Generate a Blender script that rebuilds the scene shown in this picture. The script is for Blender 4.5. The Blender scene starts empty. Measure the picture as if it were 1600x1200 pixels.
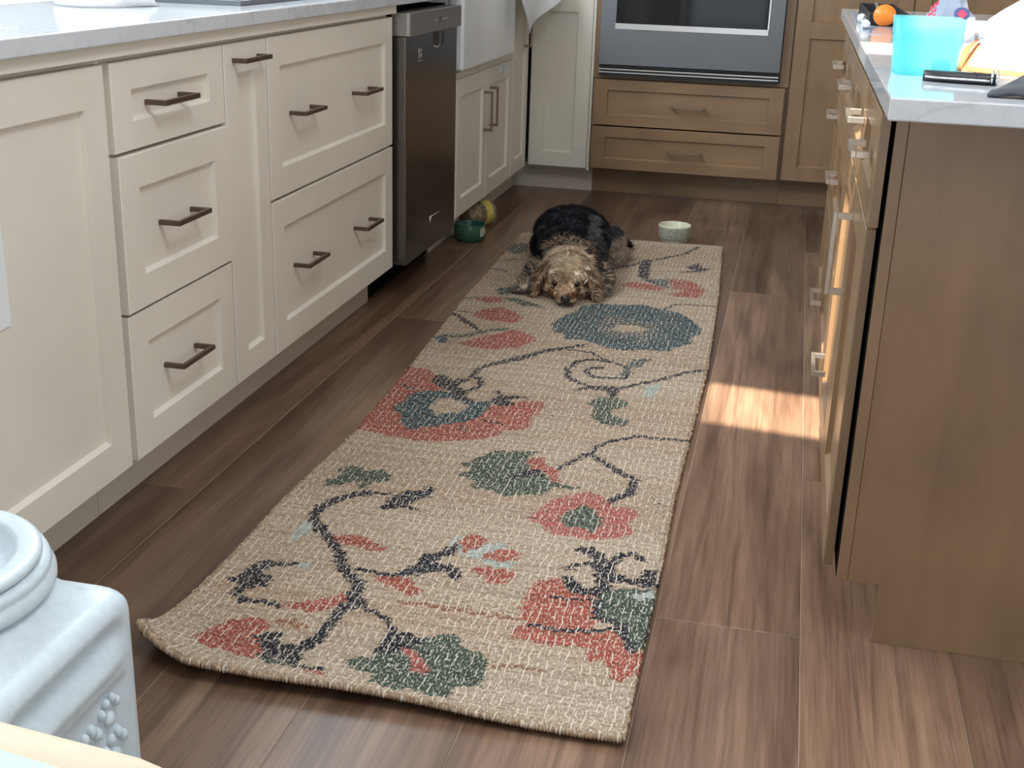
import bpy, bmesh, math, random
import numpy as np
from mathutils import Vector, Matrix
random.seed(7)
np.random.seed(7)
S = bpy.context.scene
COL = S.collection

# ---------------------------------------------------------------- camera
RX, RY, RZ = 0.3432, 0.033, 0.2103
FW = Vector((-math.sin(RZ)*math.cos(RX), math.cos(RZ)*math.cos(RX), -math.sin(RX)))
R0 = Vector((math.cos(RZ), math.sin(RZ), 0)); U0 = R0.cross(FW)
RR = R0*math.cos(RY) + U0*math.sin(RY); UU = -R0*math.sin(RY) + U0*math.cos(RY)
cd = bpy.data.cameras.new('camera'); cam = bpy.data.objects.new('camera', cd); COL.objects.link(cam)
cam.matrix_world = Matrix(((RR.x, UU.x, -FW.x, 1.14), (RR.y, UU.y, -FW.y, 0.0), (RR.z, UU.z, -FW.z, 1.0723), (0, 0, 0, 1)))
cd.sensor_width = 36; cd.lens = 1945.8/1600*36; cd.clip_start = 0.02
S.camera = cam

# ---------------------------------------------------------------- world, sun, daylight, exposure
w = bpy.data.worlds.new('sky'); S.world = w; w.use_nodes = True
wn = w.node_tree.nodes; wl = w.node_tree.links
bg = wn['Background']
gr = wn.new('ShaderNodeValToRGB'); tc = wn.new('ShaderNodeTexCoord'); sx = wn.new('ShaderNodeSeparateXYZ')
wl.new(tc.outputs['Generated'], sx.inputs[0]); wl.new(sx.outputs['Z'], gr.inputs[0]); wl.new(gr.outputs[0], bg.inputs[0])
gr.color_ramp.elements[0].position = 0.0; gr.color_ramp.elements[0].color = (0.80, 0.90, 1.0, 1)
gr.color_ramp.elements[1].position = 0.7; gr.color_ramp.elements[1].color = (0.45, 0.68, 1.0, 1)
bg.inputs[1].default_value = 1.15

def lamp(name, kind, loc, direction, energy, color, size=None, size_y=None, angle=None, spread=None):
    d = bpy.data.lights.new(name, kind); o = bpy.data.objects.new(name, d); COL.objects.link(o)
    o.location = loc; o.rotation_euler = Vector(direction).to_track_quat('-Z', 'Y').to_euler()
    d.energy = energy; d.color = color
    if size: d.shape = 'RECTANGLE'; d.size = size; d.size_y = size_y
    if angle: d.angle = angle
    if spread: d.spread = spread
    return o
lamp('sun', 'SUN', (0, -2, 5), (0.20, 0.65, -1.0), 19.0, (1.0, 0.90, 0.76), angle=0.012)
lamp('patio_door_daylight', 'AREA', (1.7, -3.0, 1.35), (-0.05, 1, -0.12), 11, (0.80, 0.91, 1.0), 3.4, 2.1)
lamp('side_window_daylight', 'AREA', (4.4, 0.4, 1.5), (-1, 0.1, -0.25), 31, (0.95, 0.97, 1.0), 2.4, 1.4)
lamp('skylight_daylight', 'AREA', (1.45, 1.15, 2.66), (-0.10, 0.10, -1), 27, (0.97, 0.97, 0.96), 0.85, 0.7)
lamp('sink_window_daylight', 'AREA', (-0.635, 2.6, 1.98), (1, -0.05, -0.35), 90, (0.89, 0.95, 1.0), 4.4, 0.9)
vs = S.view_settings
vs.view_transform = 'Standard'; vs.look = 'None'; vs.gamma = 1.0; vs.use_curve_mapping = False; vs.exposure = 0.0

# ---------------------------------------------------------------- materials
def mat(name, color=(.8, .8, .8), rough=.5, metal=0.0, **kw):
    m = bpy.data.materials.new(name); m.use_nodes = True
    b = m.node_tree.nodes['Principled BSDF']
    b.inputs['Base Color'].default_value = (*color, 1); b.inputs['Roughness'].default_value = rough
    b.inputs['Metallic'].default_value = metal
    for k, v in kw.items(): b.inputs[k.replace('_', ' ')].default_value = v
    return m
def N(m, t): return m.node_tree.nodes.new(t)
def Lk(m, a, b): m.node_tree.links.new(a, b)
def B(m): return m.node_tree.nodes['Principled BSDF']
def ramp(m, stops):
    r = N(m, 'ShaderNodeValToRGB'); e = r.color_ramp.elements
    while len(e) > 2: e.remove(e[-1])
    e[0].position = stops[0][0]; e[0].color = (*stops[0][1], 1)
    e[1].position = stops[-1][0]; e[1].color = (*stops[-1][1], 1)
    for p, c in stops[1:-1]:
        q = e.new(p); q.color = (*c, 1)
    return r
def coords(m, scale=(1, 1, 1), rnd=0.0):
    t = N(m, 'ShaderNodeTexCoord'); mp = N(m, 'ShaderNodeMapping'); mp.inputs['Scale'].default_value = scale
    if rnd:
        oi = N(m, 'ShaderNodeObjectInfo'); mu = N(m, 'ShaderNodeMath'); mu.operation = 'MULTIPLY'; mu.inputs[1].default_value = rnd
        cb = N(m, 'ShaderNodeCombineXYZ'); Lk(m, oi.outputs['Random'], mu.inputs[0])
        for i in range(3): Lk(m, mu.outputs[0], cb.inputs[i])
        Lk(m, cb.outputs[0], mp.inputs['Location'])
    Lk(m, t.outputs['Object'], mp.inputs['Vector']); return mp.outputs[0]
def noise(m, vec, scale, detail=4, rough=.5, dist=0.0):
    n = N(m, 'ShaderNodeTexNoise'); n.inputs['Scale'].default_value = scale; n.inputs['Detail'].default_value = detail
    n.inputs['Roughness'].default_value = rough; n.inputs['Distortion'].default_value = dist
    Lk(m, vec, n.inputs['Vector']); return n.outputs['Fac']
def bump(m, h, strength=.2, dist=.002):
    b = N(m, 'ShaderNodeBump'); b.inputs['Strength'].default_value = strength; b.inputs['Distance'].default_value = dist
    Lk(m, h, b.inputs['Height']); Lk(m, b.outputs[0], B(m).inputs['Normal'])
def mixc(m, fac, a, b, mode='MIX'):
    x = N(m, 'ShaderNodeMix'); x.data_type = 'RGBA'; x.blend_type = mode
    for s, v in ((x.inputs[0], fac), (x.inputs[6], a), (x.inputs[7], b)):
        if hasattr(v, 'links') or hasattr(v, 'is_linked'): Lk(m, v, s)
        elif isinstance(v, tuple): s.default_value = (*v, 1)
        else: s.default_value = v
    return x.outputs[2]
def speckle(m, c1, c2, scale, a=.4, b=.6, st=(1, 1, 1), rnd=0):
    r = ramp(m, [(a, c1), (b, c2)]); Lk(m, noise(m, coords(m, st, rnd), scale), r.inputs[0]); Lk(m, r.outputs[0], B(m).inputs['Base Color'])

M = {}
M['paint'] = mat('cream_paint', (.70, .66, .575), .42); speckle(M['paint'], (.68, .64, .555), (.72, .68, .595), 3)
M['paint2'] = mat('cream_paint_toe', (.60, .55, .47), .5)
# maple with brown stain
def wood(name, lo, mid, hi, st):
    m = mat(name, mid, .33, Coat_Weight=.35, Coat_Roughness=.22)
    a = noise(m, coords(m, st, 30), 2.2, 4, .5, .5); b_ = noise(m, coords(m, (2.2, 2.2, 2.2), 30), 2.0, 3)
    r = ramp(m, [(.30, lo), (.5, mid), (.72, hi)]); Lk(m, a, r.inputs[0])
    r2 = ramp(m, [(.3, (.82, .80, .78)), (.7, (1.08, 1.06, 1.02))]); Lk(m, b_, r2.inputs[0])
    Lk(m, mixc(m, 1.0, r.outputs[0], r2.outputs[0], 'MULTIPLY'), B(m).inputs['Base Color'])
    bump(m, a, .04, .001); return m
M['maple_v'] = wood('stained_maple_vertical', (.230, .144, .076), (.256, .163, .088), (.283, .181, .099), (9, 9, .9))
M['maple_h'] = wood('stained_maple_horizontal', (.230, .144, .076), (.256, .163, .088), (.283, .181, .099), (.9, 9, 9))
M['maple_y'] = wood('stained_maple_lengthwise', (.230, .144, .076), (.256, .163, .088), (.283, .181, .099), (9, .9, 9))
# quartz
m = M['quartz'] = mat('white_quartz', (.575, .605, .635), .10)
v = noise(m, coords(m, (1, 1, 1)), 1.6, 8, .6, 2.2)
r = ramp(m, [(.47, (.575, .605, .635)), (.497, (.50, .515, .535)), (.51, (.575, .605, .635))]); Lk(m, v, r.inputs[0])
v2 = noise(m, coords(m, (1, 1, 1)), 60, 2); r2 = ramp(m, [(.3, (.93, .93, .93)), (.6, (1, 1, 1))]); Lk(m, v2, r2.inputs[0])
Lk(m, mixc(m, 1.0, r.outputs[0], r2.outputs[0], 'MULTIPLY'), B(m).inputs['Base Color'])
# floor planks
m = M['plank'] = mat('walnut_vinyl_plank', (.2, .13, .09), .30)
g1 = noise(m, coords(m, (4.2, .50, 1), 60), 1.5, 4, .55, 1.1)
g2 = noise(m, coords(m, (150, 3.5, 1), 60), 1.5, 3, .6, .2)
g3 = noise(m, coords(m, (1.8, .8, 1), 60), 2.0, 3, .5, .5)
g4 = noise(m, coords(m, (26, .9, 1), 60), 1.5, 4, .6, .9)
rr = ramp(m, [(.28, (.090, .052, .036)), (.43, (.150, .090, .060)), (.56, (.205, .130, .088)), (.74, (.290, .190, .125))]); Lk(m, g1, rr.inputs[0])
c = rr.outputs[0]
rd = ramp(m, [(.30, (.62, .60, .59)), (.50, (1.0, 1.0, 1.0)), (.72, (1.20, 1.18, 1.14))]); Lk(m, g4, rd.inputs[0]); c = mixc(m, 1.0, c, rd.outputs[0], 'MULTIPLY')
ra = ramp(m, [(.32, (.80, .79, .78)), (.60, (1.06, 1.06, 1.05))]); Lk(m, g2, ra.inputs[0]); c = mixc(m, 1.0, c, ra.outputs[0], 'MULTIPLY')
rb = ramp(m, [(.3, (.84, .83, .84)), (.7, (1.14, 1.13, 1.10))]); Lk(m, g3, rb.inputs[0]); c = mixc(m, 1.0, c, rb.outputs[0], 'MULTIPLY')
vk = N(m, 'ShaderNodeTexVoronoi'); vk.inputs['Scale'].default_value = 1.0; Lk(m, coords(m, (3.4, 1.7, 1), 60), vk.inputs['Vector'])
kn = ramp(m, [(.02, (.48, .42, .38)), (.10, (1, 1, 1))]); Lk(m, vk.outputs['Distance'], kn.inputs[0]); c = mixc(m, .85, c, kn.outputs[0], 'MULTIPLY')
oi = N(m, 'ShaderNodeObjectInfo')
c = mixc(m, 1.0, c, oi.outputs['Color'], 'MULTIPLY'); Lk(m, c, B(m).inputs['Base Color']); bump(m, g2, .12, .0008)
M['seam'] = mat('plank_seam_highlight', (.40, .31, .235), .6)  # pale base colour paints the highlights along the plank bevels
# rug
m = M['rug'] = mat('flatwoven_wool', (.5, .4, .3), .95, Specular_IOR_Level=.15)
at = N(m, 'ShaderNodeAttribute'); at.attribute_name = 'motif'
vec = coords(m)
sxyz = N(m, 'ShaderNodeSeparateXYZ'); Lk(m, vec, sxyz.inputs[0])
def mth(m, op, a, b=None, clamp=False):
    x = N(m, 'ShaderNodeMath'); x.operation = op; x.use_clamp = clamp
    for i, v in enumerate((a, b)):
        if v is None: continue
        if hasattr(v, 'is_linked'): Lk(m, v, x.inputs[i])
        else: x.inputs[i].default_value = v
    return x.outputs[0]
wob = noise(m, coords(m, (2, 7, 1)), 3.0, 3)
xs = mth(m, 'ADD', sxyz.outputs[0], mth(m, 'MULTIPLY', wob, .016))
fr = mth(m, 'FRACT', mth(m, 'MULTIPLY', xs, 72.0))
line = mth(m, 'LESS_THAN', fr, .14)
brk = mth(m, 'GREATER_THAN', noise(m, coords(m, (50, 20, 1)), 2.0, 2), .50)
warp = mth(m, 'MULTIPLY', line, brk)
st1 = mth(m, 'GREATER_THAN', noise(m, coords(m, (330, 110, 1)), 1.0, 2, .6), .56)
allw = mth(m, 'MAXIMUM', warp, mth(m, 'MULTIPLY', st1, .58))
dk = ramp(m, [(.33, (.40, .34, .30)), (.55, (1, 1, 1))]); Lk(m, noise(m, coords(m, (90, 230, 1)), 1.0, 3, .6), dk.inputs[0])
c = mixc(m, .75, at.outputs['Color'], dk.outputs[0], 'MULTIPLY')
c = mixc(m, mth(m, 'MULTIPLY', allw, .80), c, (.70, .635, .53)); Lk(m, c, B(m).inputs['Base Color'])
hh = mth(m, 'ADD', mth(m, 'MULTIPLY', noise(m, coords(m, (120, 260, 1)), 1.0, 2), .6), mth(m, 'MULTIPLY', allw, .6)); bump(m, hh, .8, .003)

M['bronze'] = mat('brushed_bronze', (.15, .115, .09), .34, .85)
M['bronze2'] = mat('light_bronze', (.30, .22, .16), .34, .85)
M['nickel'] = mat('brushed_champagne_nickel', (.62, .57, .50), .30, .9)
m = M['steel'] = mat('stainless_steel', (.20, .215, .23), .42, .9)
b_ = noise(m, coords(m, (2, 2, 300)), 2, 2); bump(m, b_, .03, .0005)
M['darksteel'] = mat('dark_stainless', (.165, .158, .15), .24, .95)
m = M['darksteel']; bump(m, noise(m, coords(m, (3, 3, 260)), 2, 2), .03, .0005)
M['panelsteel'] = mat('satin_steel', (.36, .35, .335), .38, .9)
M['black'] = mat('black_plastic', (.012, .012, .014), .45)
M['blackglass'] = mat('black_glass', (.006, .008, .010), .05)
M['flat_black'] = mat('matt_black', (.004, .004, .004), .9, Specular_IOR_Level=.1)
M['dark'] = mat('gap_dark', (.02, .016, .014), .8)
M['white'] = mat('white_plastic', (.54, .62, .66), .33); speckle(M['white'], (.52, .60, .64), (.56, .64, .68), 90)
M['whitegloss'] = mat('white_fireclay', (.74, .77, .78), .12)
M['bright'] = mat('bright_silver', (.8, .8, .8), .25, .9)
M['wall'] = mat('wall_paint', (.62, .61, .58), .8); M['ceiling'] = mat('ceiling_paint', (.72, .71, .69), .9)
m = M['tile'] = mat('white_wall_tile', (.62, .66, .68), .2)
M['frame'] = mat('white_window_frame', (.8, .8, .8), .4)
M['tabletop'] = mat('pale_birch_tabletop', (.58, .50, .35), .5); speckle(M['tabletop'], (.52, .44, .29), (.62, .54, .39), 6, .35, .65, (1, 7, 1))
M['paleblue'] = mat('pale_blue_paper', (.50, .66, .74), .6)
def glass(name, col, alpha, rough=.05, emis=0):
    m = mat(name, col, rough); b = B(m); b.inputs['Alpha'].default_value = alpha; return m
M['paper'] = mat('white_paper', (.84, .86, .86), .7)
M['offwhite'] = mat('pale_sheet', (.72, .76, .745), .6)
M['cloth'] = mat('white_cotton_cloth', (.78, .80, .80), .85); bump(M['cloth'], noise(M['cloth'], coords(M['cloth'], (400, 400, 400)), 1, 1), .15, .001)
M['orange'] = mat('orange_peel', (.88, .24, .02), .42); bump(M['orange'], noise(M['orange'], coords(M['orange']), 500, 1), .2, .0006)
M['leather'] = mat('tan_leather', (.46, .17, .06), .5); speckle(M['leather'], (.40, .14, .05), (.55, .23, .09), 60)
M['greybag'] = mat('blue_grey_film', (.30, .36, .46), .35)
M['red'] = mat('red_print', (.75, .06, .12), .5); M['navy'] = mat('navy_print', (.08, .09, .25), .5)
M['charcoal_cloth'] = mat('charcoal_cloth', (.05, .055, .065), .8); speckle(M['charcoal_cloth'], (.035, .04, .05), (.085, .09, .10), 35)
m = M['cyan'] = mat('translucent_cyan_plastic', (.20, .82, .90), .2)
tl = N(m, 'ShaderNodeBsdfTranslucent'); tl.inputs['Color'].default_value = (.42, .96, 1.0, 1); tp_ = N(m, 'ShaderNodeBsdfTransparent'); tp_.inputs['Color'].default_value = (.78, .98, 1.0, 1)
x1 = N(m, 'ShaderNodeMixShader'); x1.inputs[0].default_value = .55; x2 = N(m, 'ShaderNodeMixShader'); x2.inputs[0].default_value = .55
Lk(m, B(m).outputs[0], x1.inputs[1]); Lk(m, tl.outputs[0], x1.inputs[2]); Lk(m, x1.outputs[0], x2.inputs[1]); Lk(m, tp_.outputs[0], x2.inputs[2])
Lk(m, x2.outputs[0], m.node_tree.nodes['Material Output'].inputs['Surface'])
M['clearfilm'] = mat('clear_film', (.6, .72, .85), .1, Alpha=.45)
M['clearjar'] = mat('clear_plastic', (.6, .6, .5), .08, Alpha=.18)
M['green'] = mat('green_glazed_ceramic', (.045, .115, .065), .25); M['green_in'] = mat('teal_glaze_inside', (.02, .09, .07), .15)
M['palegreen'] = mat('pale_stencil', (.42, .46, .34), .5)
m = M['speck'] = mat('speckled_stoneware', (.5, .52, .44), .4); speckle(m, (.20, .22, .19), (.55, .56, .46), 260, .42, .55)
M['creamglaze'] = mat('cream_glaze', (.62, .62, .46), .25)
M['amber'] = mat('amber_contents', (.16, .085, .03), .25); speckle(M['amber'], (.10, .05, .02), (.30, .19, .05), 60)
M['yellow'] = mat('yellow_label', (.48, .36, .05), .5); speckle(M['yellow'], (.40, .30, .04), (.55, .46, .12), 50)
m = M['fur'] = mat('dog_fur', (.3, .25, .2), .75, Specular_IOR_Level=.10)
at = N(m, 'ShaderNodeAttribute'); at.attribute_name = 'coat'; Lk(m, at.outputs['Color'], B(m).inputs['Base Color'])
M['nose'] = mat('black_wet_nose', (.012, .011, .012), .28); M['eye'] = mat('dark_brown_eye', (.018, .009, .005), .04)

# ---------------------------------------------------------------- mesh helpers
def link(name, me, m=None, parent=None, smooth=False):
    o = bpy.data.objects.new(name, me); COL.objects.link(o)
    if m is not None:
        for x in (m if isinstance(m, list) else [m]): me.materials.append(M[x] if isinstance(x, str) else x)
    if parent: o.parent = parent
    if smooth:
        me.polygons.foreach_set('use_smooth', [True]*len(me.polygons))
    return o
def fin(name, bm, m, parent=None, smooth=False, bevel=0, seg=2, recalc=True):
    if recalc: bmesh.ops.recalc_face_normals(bm, faces=bm.faces)
    me = bpy.data.meshes.new(name); bm.to_mesh(me); bm.free()
    o = link(name, me, m, parent, smooth)
    if bevel:
        md = o.modifiers.new('bevel', 'BEVEL'); md.width = bevel; md.segments = seg; md.limit_method = 'ANGLE'; md.angle_limit = .6
        md.harden_normals = False
    return o
def box(bm, x0, x1, y0, y1, z0, z1, mi=0):
    vs = [bm.verts.new((x, y, z)) for x in (x0, x1) for y in (y0, y1) for z in (z0, z1)]
    for f in ((0, 1, 3, 2), (4, 6, 7, 5), (0, 4, 5, 1), (2, 3, 7, 6), (0, 2, 6, 4), (1, 5, 7, 3)):
        fc = bm.faces.new([vs[i] for i in f]); fc.material_index = mi
def prism(bm, pts, z0, z1, mi=0):
    a = [bm.verts.new((x, y, z0)) for x, y in pts]; b = [bm.verts.new((x, y, z1)) for x, y in pts]; n = len(pts)
    bm.faces.new(a[::-1]).material_index = mi; bm.faces.new(b).material_index = mi
    for i in range(n): bm.faces.new((a[i], a[(i+1) % n], b[(i+1) % n], b[i])).material_index = mi
def loft(bm, rings, close=True, cap0=True, cap1=True, mi=0):
    R = [[bm.verts.new(p) for p in r] for r in rings]; n = len(R[0])
    for a, b in zip(R, R[1:]):
        for i in range(n if close else n-1):
            f = bm.faces.new((a[i], a[(i+1) % n], b[(i+1) % n], b[i])); f.material_index = mi
    if cap0: bm.faces.new(R[0][::-1]).material_index = mi
    if cap1: bm.faces.new(R[-1]).material_index = mi
def lathe(bm, prof, c, seg=48, cap0=True, cap1=False, mi=0):
    loft(bm, [[(c[0]+r*math.cos(2*math.pi*i/seg), c[1]+r*math.sin(2*math.pi*i/seg), c[2]+z) for i in range(seg)] for r, z in prof], True, cap0, cap1, mi)
def tube(bm, pts, rad, seg=8, mi=0, caps=True):
    pts = [Vector(p) for p in pts]; rings = []
    up = Vector((0, 0, 1))
    for i, p in enumerate(pts):
        t = (pts[min(i+1, len(pts)-1)]-pts[max(i-1, 0)]).normalized()
        a = t.cross(up); a = a.normalized() if a.length > 1e-4 else Vector((1, 0, 0)); b = a.cross(t).normalized()
        r = rad[i] if isinstance(rad, (list, tuple, np.ndarray)) else rad
        rings.append([tuple(p+a*r*math.cos(2*math.pi*k/seg)+b*r*math.sin(2*math.pi*k/seg)) for k in range(seg)])
    loft(bm, rings, True, caps, caps, mi)
def ellip(bm, c, r, rot=None, sub=3, mi=0):
    ret = bmesh.ops.create_icosphere(bm, subdivisions=sub, radius=1)
    mt = Matrix.Translation(c) @ (rot.to_4x4() if rot else Matrix.Identity(4)) @ Matrix.Diagonal((*r, 1))
    bmesh.ops.transform(bm, matrix=mt, verts=ret['verts'])
    for v_ in ret['verts']:
        for f in v_.link_faces: f.material_index = mi
def empty(name, label, cat, loc=(0, 0, 0), group=None):
    o = bpy.data.objects.new(name, None); COL.objects.link(o); o.location = loc; o.empty_display_size = .05
    o['label'] = label; o['category'] = cat
    if group: o['group'] = group
    EMP.append(o); return o
EMP = []
def tag(o, label, cat, group=None):
    o['label'] = label; o['category'] = cat
    if group: o['group'] = group
    return o
def struct(o): o['kind'] = 'structure'; return o

# mapping functions for fronts: (u along, z up, d outwards)
FX = lambda u, z, d: (d, u, z)                    # left run, faces +X at x = d
FXi = lambda u, z, d: (1.2665-d, u, z)            # island, faces -X
FY = lambda u, z, d: (u, 5.4956-d, z)             # back run, faces -Y
def shaker(name, parent, mp, u0, u1, z0, z1, m, st=.060, rails=None, th=.020, rec=.0095, lip=.0065, off=0.0, tb=None):
    """framed flat-panel front; rails: extra middle rails [(za, zb)]"""
    bm = bmesh.new(); tb = tb or st
    V = lambda u, z, d: bm.verts.new(mp(u, z, d+off))
    Q4 = lambda *p: bm.faces.new([V(*q) for q in p])
    zs = [z0+tb]
    for a, b in (rails or []): zs += [a, b]
    zs.append(z1-tb)
    ops = [(zs[i], zs[i+1]) for i in range(0, len(zs), 2)]
    ua, ub = u0+st, u1-st
    e = .0015
    def rect(a, b, c, d_, dd): Q4((a, c, dd), (b, c, dd), (b, d_, dd), (a, d_, dd))
    cuts = [z0+e]+[x for o_ in ops for x in o_]+[z1-e]
    rect(u0+e, ua, z0+e, z1-e, 0) if len(ops) == 0 else None
    for i in range(0, len(cuts), 2): rect(ua, ub, cuts[i], cuts[i+1], 0)
    for a, b in ((u0+e, ua), (ub, u1-e)):
        for i in range(len(cuts)-1): rect(a, b, cuts[i], cuts[i+1], 0)
    for za, zb in ops:
        for (p, q) in (((ua, za), (ub, za)), ((ub, za), (ub, zb)), ((ub, zb), (ua, zb)), ((ua, zb), (ua, za))):
            def inn(t): return (t[0]+(lip*.35 if t[0] == ua else -lip*.35), t[1]+(lip if t[1] == za else -lip*.35))
            pi_, qi = inn(p), inn(q)
            Q4((*p, 0), (*q, 0), (*qi, -rec), (*pi_, -rec))
        rect(ua+lip*.35, ub-lip*.35, za+lip, zb-lip*.35, -rec)
    # rounded arris, sides and back
    O = [(u0, z0), (u1, z0), (u1, z1), (u0, z1)]; I = [(u0+e, z0+e), (u1-e, z0+e), (u1-e, z1-e), (u0+e, z1-e)]
    for i in range(4):
        j = (i+1) % 4
        Q4((*I[i], 0), (*I[j], 0), (*O[j], -e), (*O[i], -e)); Q4((*O[i], -e), (*O[j], -e), (*O[j], -th), (*O[i], -th))
    Q4(*[(*p, -th) for p in O])
    bmesh.ops.remove_doubles(bm, verts=bm.verts, dist=1e-5)
    return fin(name, bm, m, parent)
def handle(parent, mp, u, z, length, m, vertical=False, stand=.034, sec=.0095, off=0.0, label=None):
    bm = bmesh.new(); h = length/2; s = sec/2
    def bx(ua, ub, za, zb, da, db):
        a = mp(ua, za, da+off); b = mp(ub, zb, db+off)
        box(bm, min(a[0], b[0]), max(a[0], b[0]), min(a[1], b[1]), max(a[1], b[1]), min(a[2], b[2]), max(a[2], b[2]))
    if vertical:
        bx(u-s, u+s, z-h, z+h, stand-.008, stand); bx(u-s, u+s, z+h-sec, z+h, 0, stand-.008); bx(u-s, u+s, z-h, z-h+sec, 0, stand-.008)
    else:
        bx(u-h, u+h, z-s, z+s, stand-.008, stand); bx(u+h-sec, u+h, z-s, z+s, 0, stand-.008); bx(u-h, u-h+sec, z-s, z+s, 0, stand-.008)
    o = fin('handle', bm, m, parent, bevel=.0008)
    if label: o['label'] = label
    return o
def boxes(name, lst, m, parent=None, bevel=0):
    bm = bmesh.new()
    for b in lst: box(bm, *b)
    return fin(name, bm, m, parent, bevel=bevel)

# ================================================================ setting
floor = struct(boxes('floor', [(-.76, 4.6, -3.2, 6.2, -.05, -.0012)], 'seam'))
PW = .2385; X0 = .050-PW*3
PL = 2.18
offs = {}
ends = {3: 3.41, 2: 2.115, 7: 1.866, 8: 2.53, 6: .62, 5: 1.2, 4: .35, 9: 1.1}
pm = {}
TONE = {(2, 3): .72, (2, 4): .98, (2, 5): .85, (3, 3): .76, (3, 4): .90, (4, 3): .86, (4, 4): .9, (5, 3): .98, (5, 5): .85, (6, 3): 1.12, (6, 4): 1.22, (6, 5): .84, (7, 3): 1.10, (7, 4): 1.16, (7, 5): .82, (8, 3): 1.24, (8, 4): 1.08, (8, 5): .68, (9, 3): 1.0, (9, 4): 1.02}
def plank_mesh(x0, x1, L):
    k = (round(x1-x0, 4), round(L, 3))
    if k in pm: return pm[k]
    bm = bmesh.new(); W = x1-x0; g = .0006; e = .0009
    r = lambda i, z: [(i, i, z), (W-i, i, z), (W-i, L-i, z), (i, L-i, z)]
    loft(bm, [r(g, -.0011), r(g, -.0007), r(g+e, 0)], True, True, True)
    bmesh.ops.recalc_face_normals(bm, faces=bm.faces)
    me = bpy.data.meshes.new('plank'); bm.to_mesh(me); bm.free(); me.materials.append(M['plank'])
    pm[k] = me; return me
ncol = int((4.6-X0)/PW)+1
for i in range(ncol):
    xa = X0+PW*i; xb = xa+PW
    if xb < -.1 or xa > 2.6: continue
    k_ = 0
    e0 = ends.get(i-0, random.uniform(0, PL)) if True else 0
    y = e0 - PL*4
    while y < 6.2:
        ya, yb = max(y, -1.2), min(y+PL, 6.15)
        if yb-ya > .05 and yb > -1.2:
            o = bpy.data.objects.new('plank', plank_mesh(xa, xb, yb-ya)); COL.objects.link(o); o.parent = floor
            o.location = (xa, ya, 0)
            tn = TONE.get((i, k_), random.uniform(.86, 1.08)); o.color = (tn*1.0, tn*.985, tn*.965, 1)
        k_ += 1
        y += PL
# rest of the floor where nothing shows: plain boards joined to the base
struct(boxes('wall_left', [(-.76, -.66, -3.2, .5, 0, 2.7), (-.76, -.66, 5.1, 6.2, 0, 2.7), (-.76, -.66, .5, 5.1, 0, 1.30), (-.76, -.66, .5, 5.1, 2.48, 2.7)], 'wall'))
struct(boxes('wall_back', [(-.66, 4.6, 6.15, 6.2, 0, 2.7)], 'wall'))
struct(boxes('wall_right', [(4.5, 4.6, -3.2, -1.0, 0, 2.7), (4.5, 4.6, 2.0, 6.15, 0, 2.7), (4.5, 4.6, -1.0, 2.0, 0, .8), (4.5, 4.6, -1.0, 2.0, 2.2, 2.7)], 'wall'))
struct(boxes('wall_rear', [(-.66, -.2, -3.2, -3.1, 0, 2.7), (3.6, 4.5, -3.2, -3.1, 0, 2.7), (-.2, 3.6, -3.2, -3.1, 2.45, 2.7)], 'wall'))
def wframe(name, lst): struct(boxes(name, lst, 'frame'))
wframe('window_1', [(-.76, -.66, .5, .55, 1.315, 2.48), (-.76, -.66, 5.05, 5.1, 1.315, 2.48), (-.76, -.66, .55, 5.05, 2.43, 2.48), (-.76, -.65, .5, 5.1, 1.28, 1.315), (-.73, -.69, 3.53, 3.57, 1.315, 2.43), (-.73, -.69, 2.03, 2.07, 1.315, 2.43)])
wframe('window_2', [(4.5, 4.6, -1.0, -.95, .8, 2.2), (4.5, 4.6, 1.95, 2.0, .8, 2.2), (4.5, 4.6, -.95, 1.95, 2.15, 2.2), (4.46, 4.6, -1, 2, .78, .82), (4.53, 4.57, .48, .52, .82, 2.15)])
wframe('door_1', [(-.2, -.14, -3.18, -3.12, 0, 2.45), (3.54, 3.6, -3.18, -3.12, 0, 2.45), (-.14, 3.54, -3.18, -3.12, 2.39, 2.45), (1.66, 1.74, -3.18, -3.12, 0, 2.39), (-.14, 3.54, -3.18, -3.12, 0, .05)])
bm = bmesh.new()
box(bm, -.66, .46, -3.1, 6.15, 2.7, 2.75); box(bm, 2.6, 4.5, -3.1, 6.15, 2.7, 2.75)
prism(bm, [(.46, -3.1), (.94, -3.1), (.94, .972), (.46, 1.03)], 2.7, 2.75)
prism(bm, [(.46, 1.345), (1.14, 1.265), (1.14, 6.15), (.46, 6.15)], 2.7, 2.75)
box(bm, .94, 2.6, -3.1, .66, 2.7, 2.75); box(bm, 1.14, 2.6, 2.3, 6.15, 2.7, 2.75)
struct(fin('ceiling', bm, 'ceiling'))
# tiled splashback under the sink window
t = struct(boxes('trim_1', [(-.66, -.652, -.6, 6.15, .914, 1.10)], 'seam'))
t.data.materials.clear(); t.data.materials.append(M['tile'])

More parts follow.
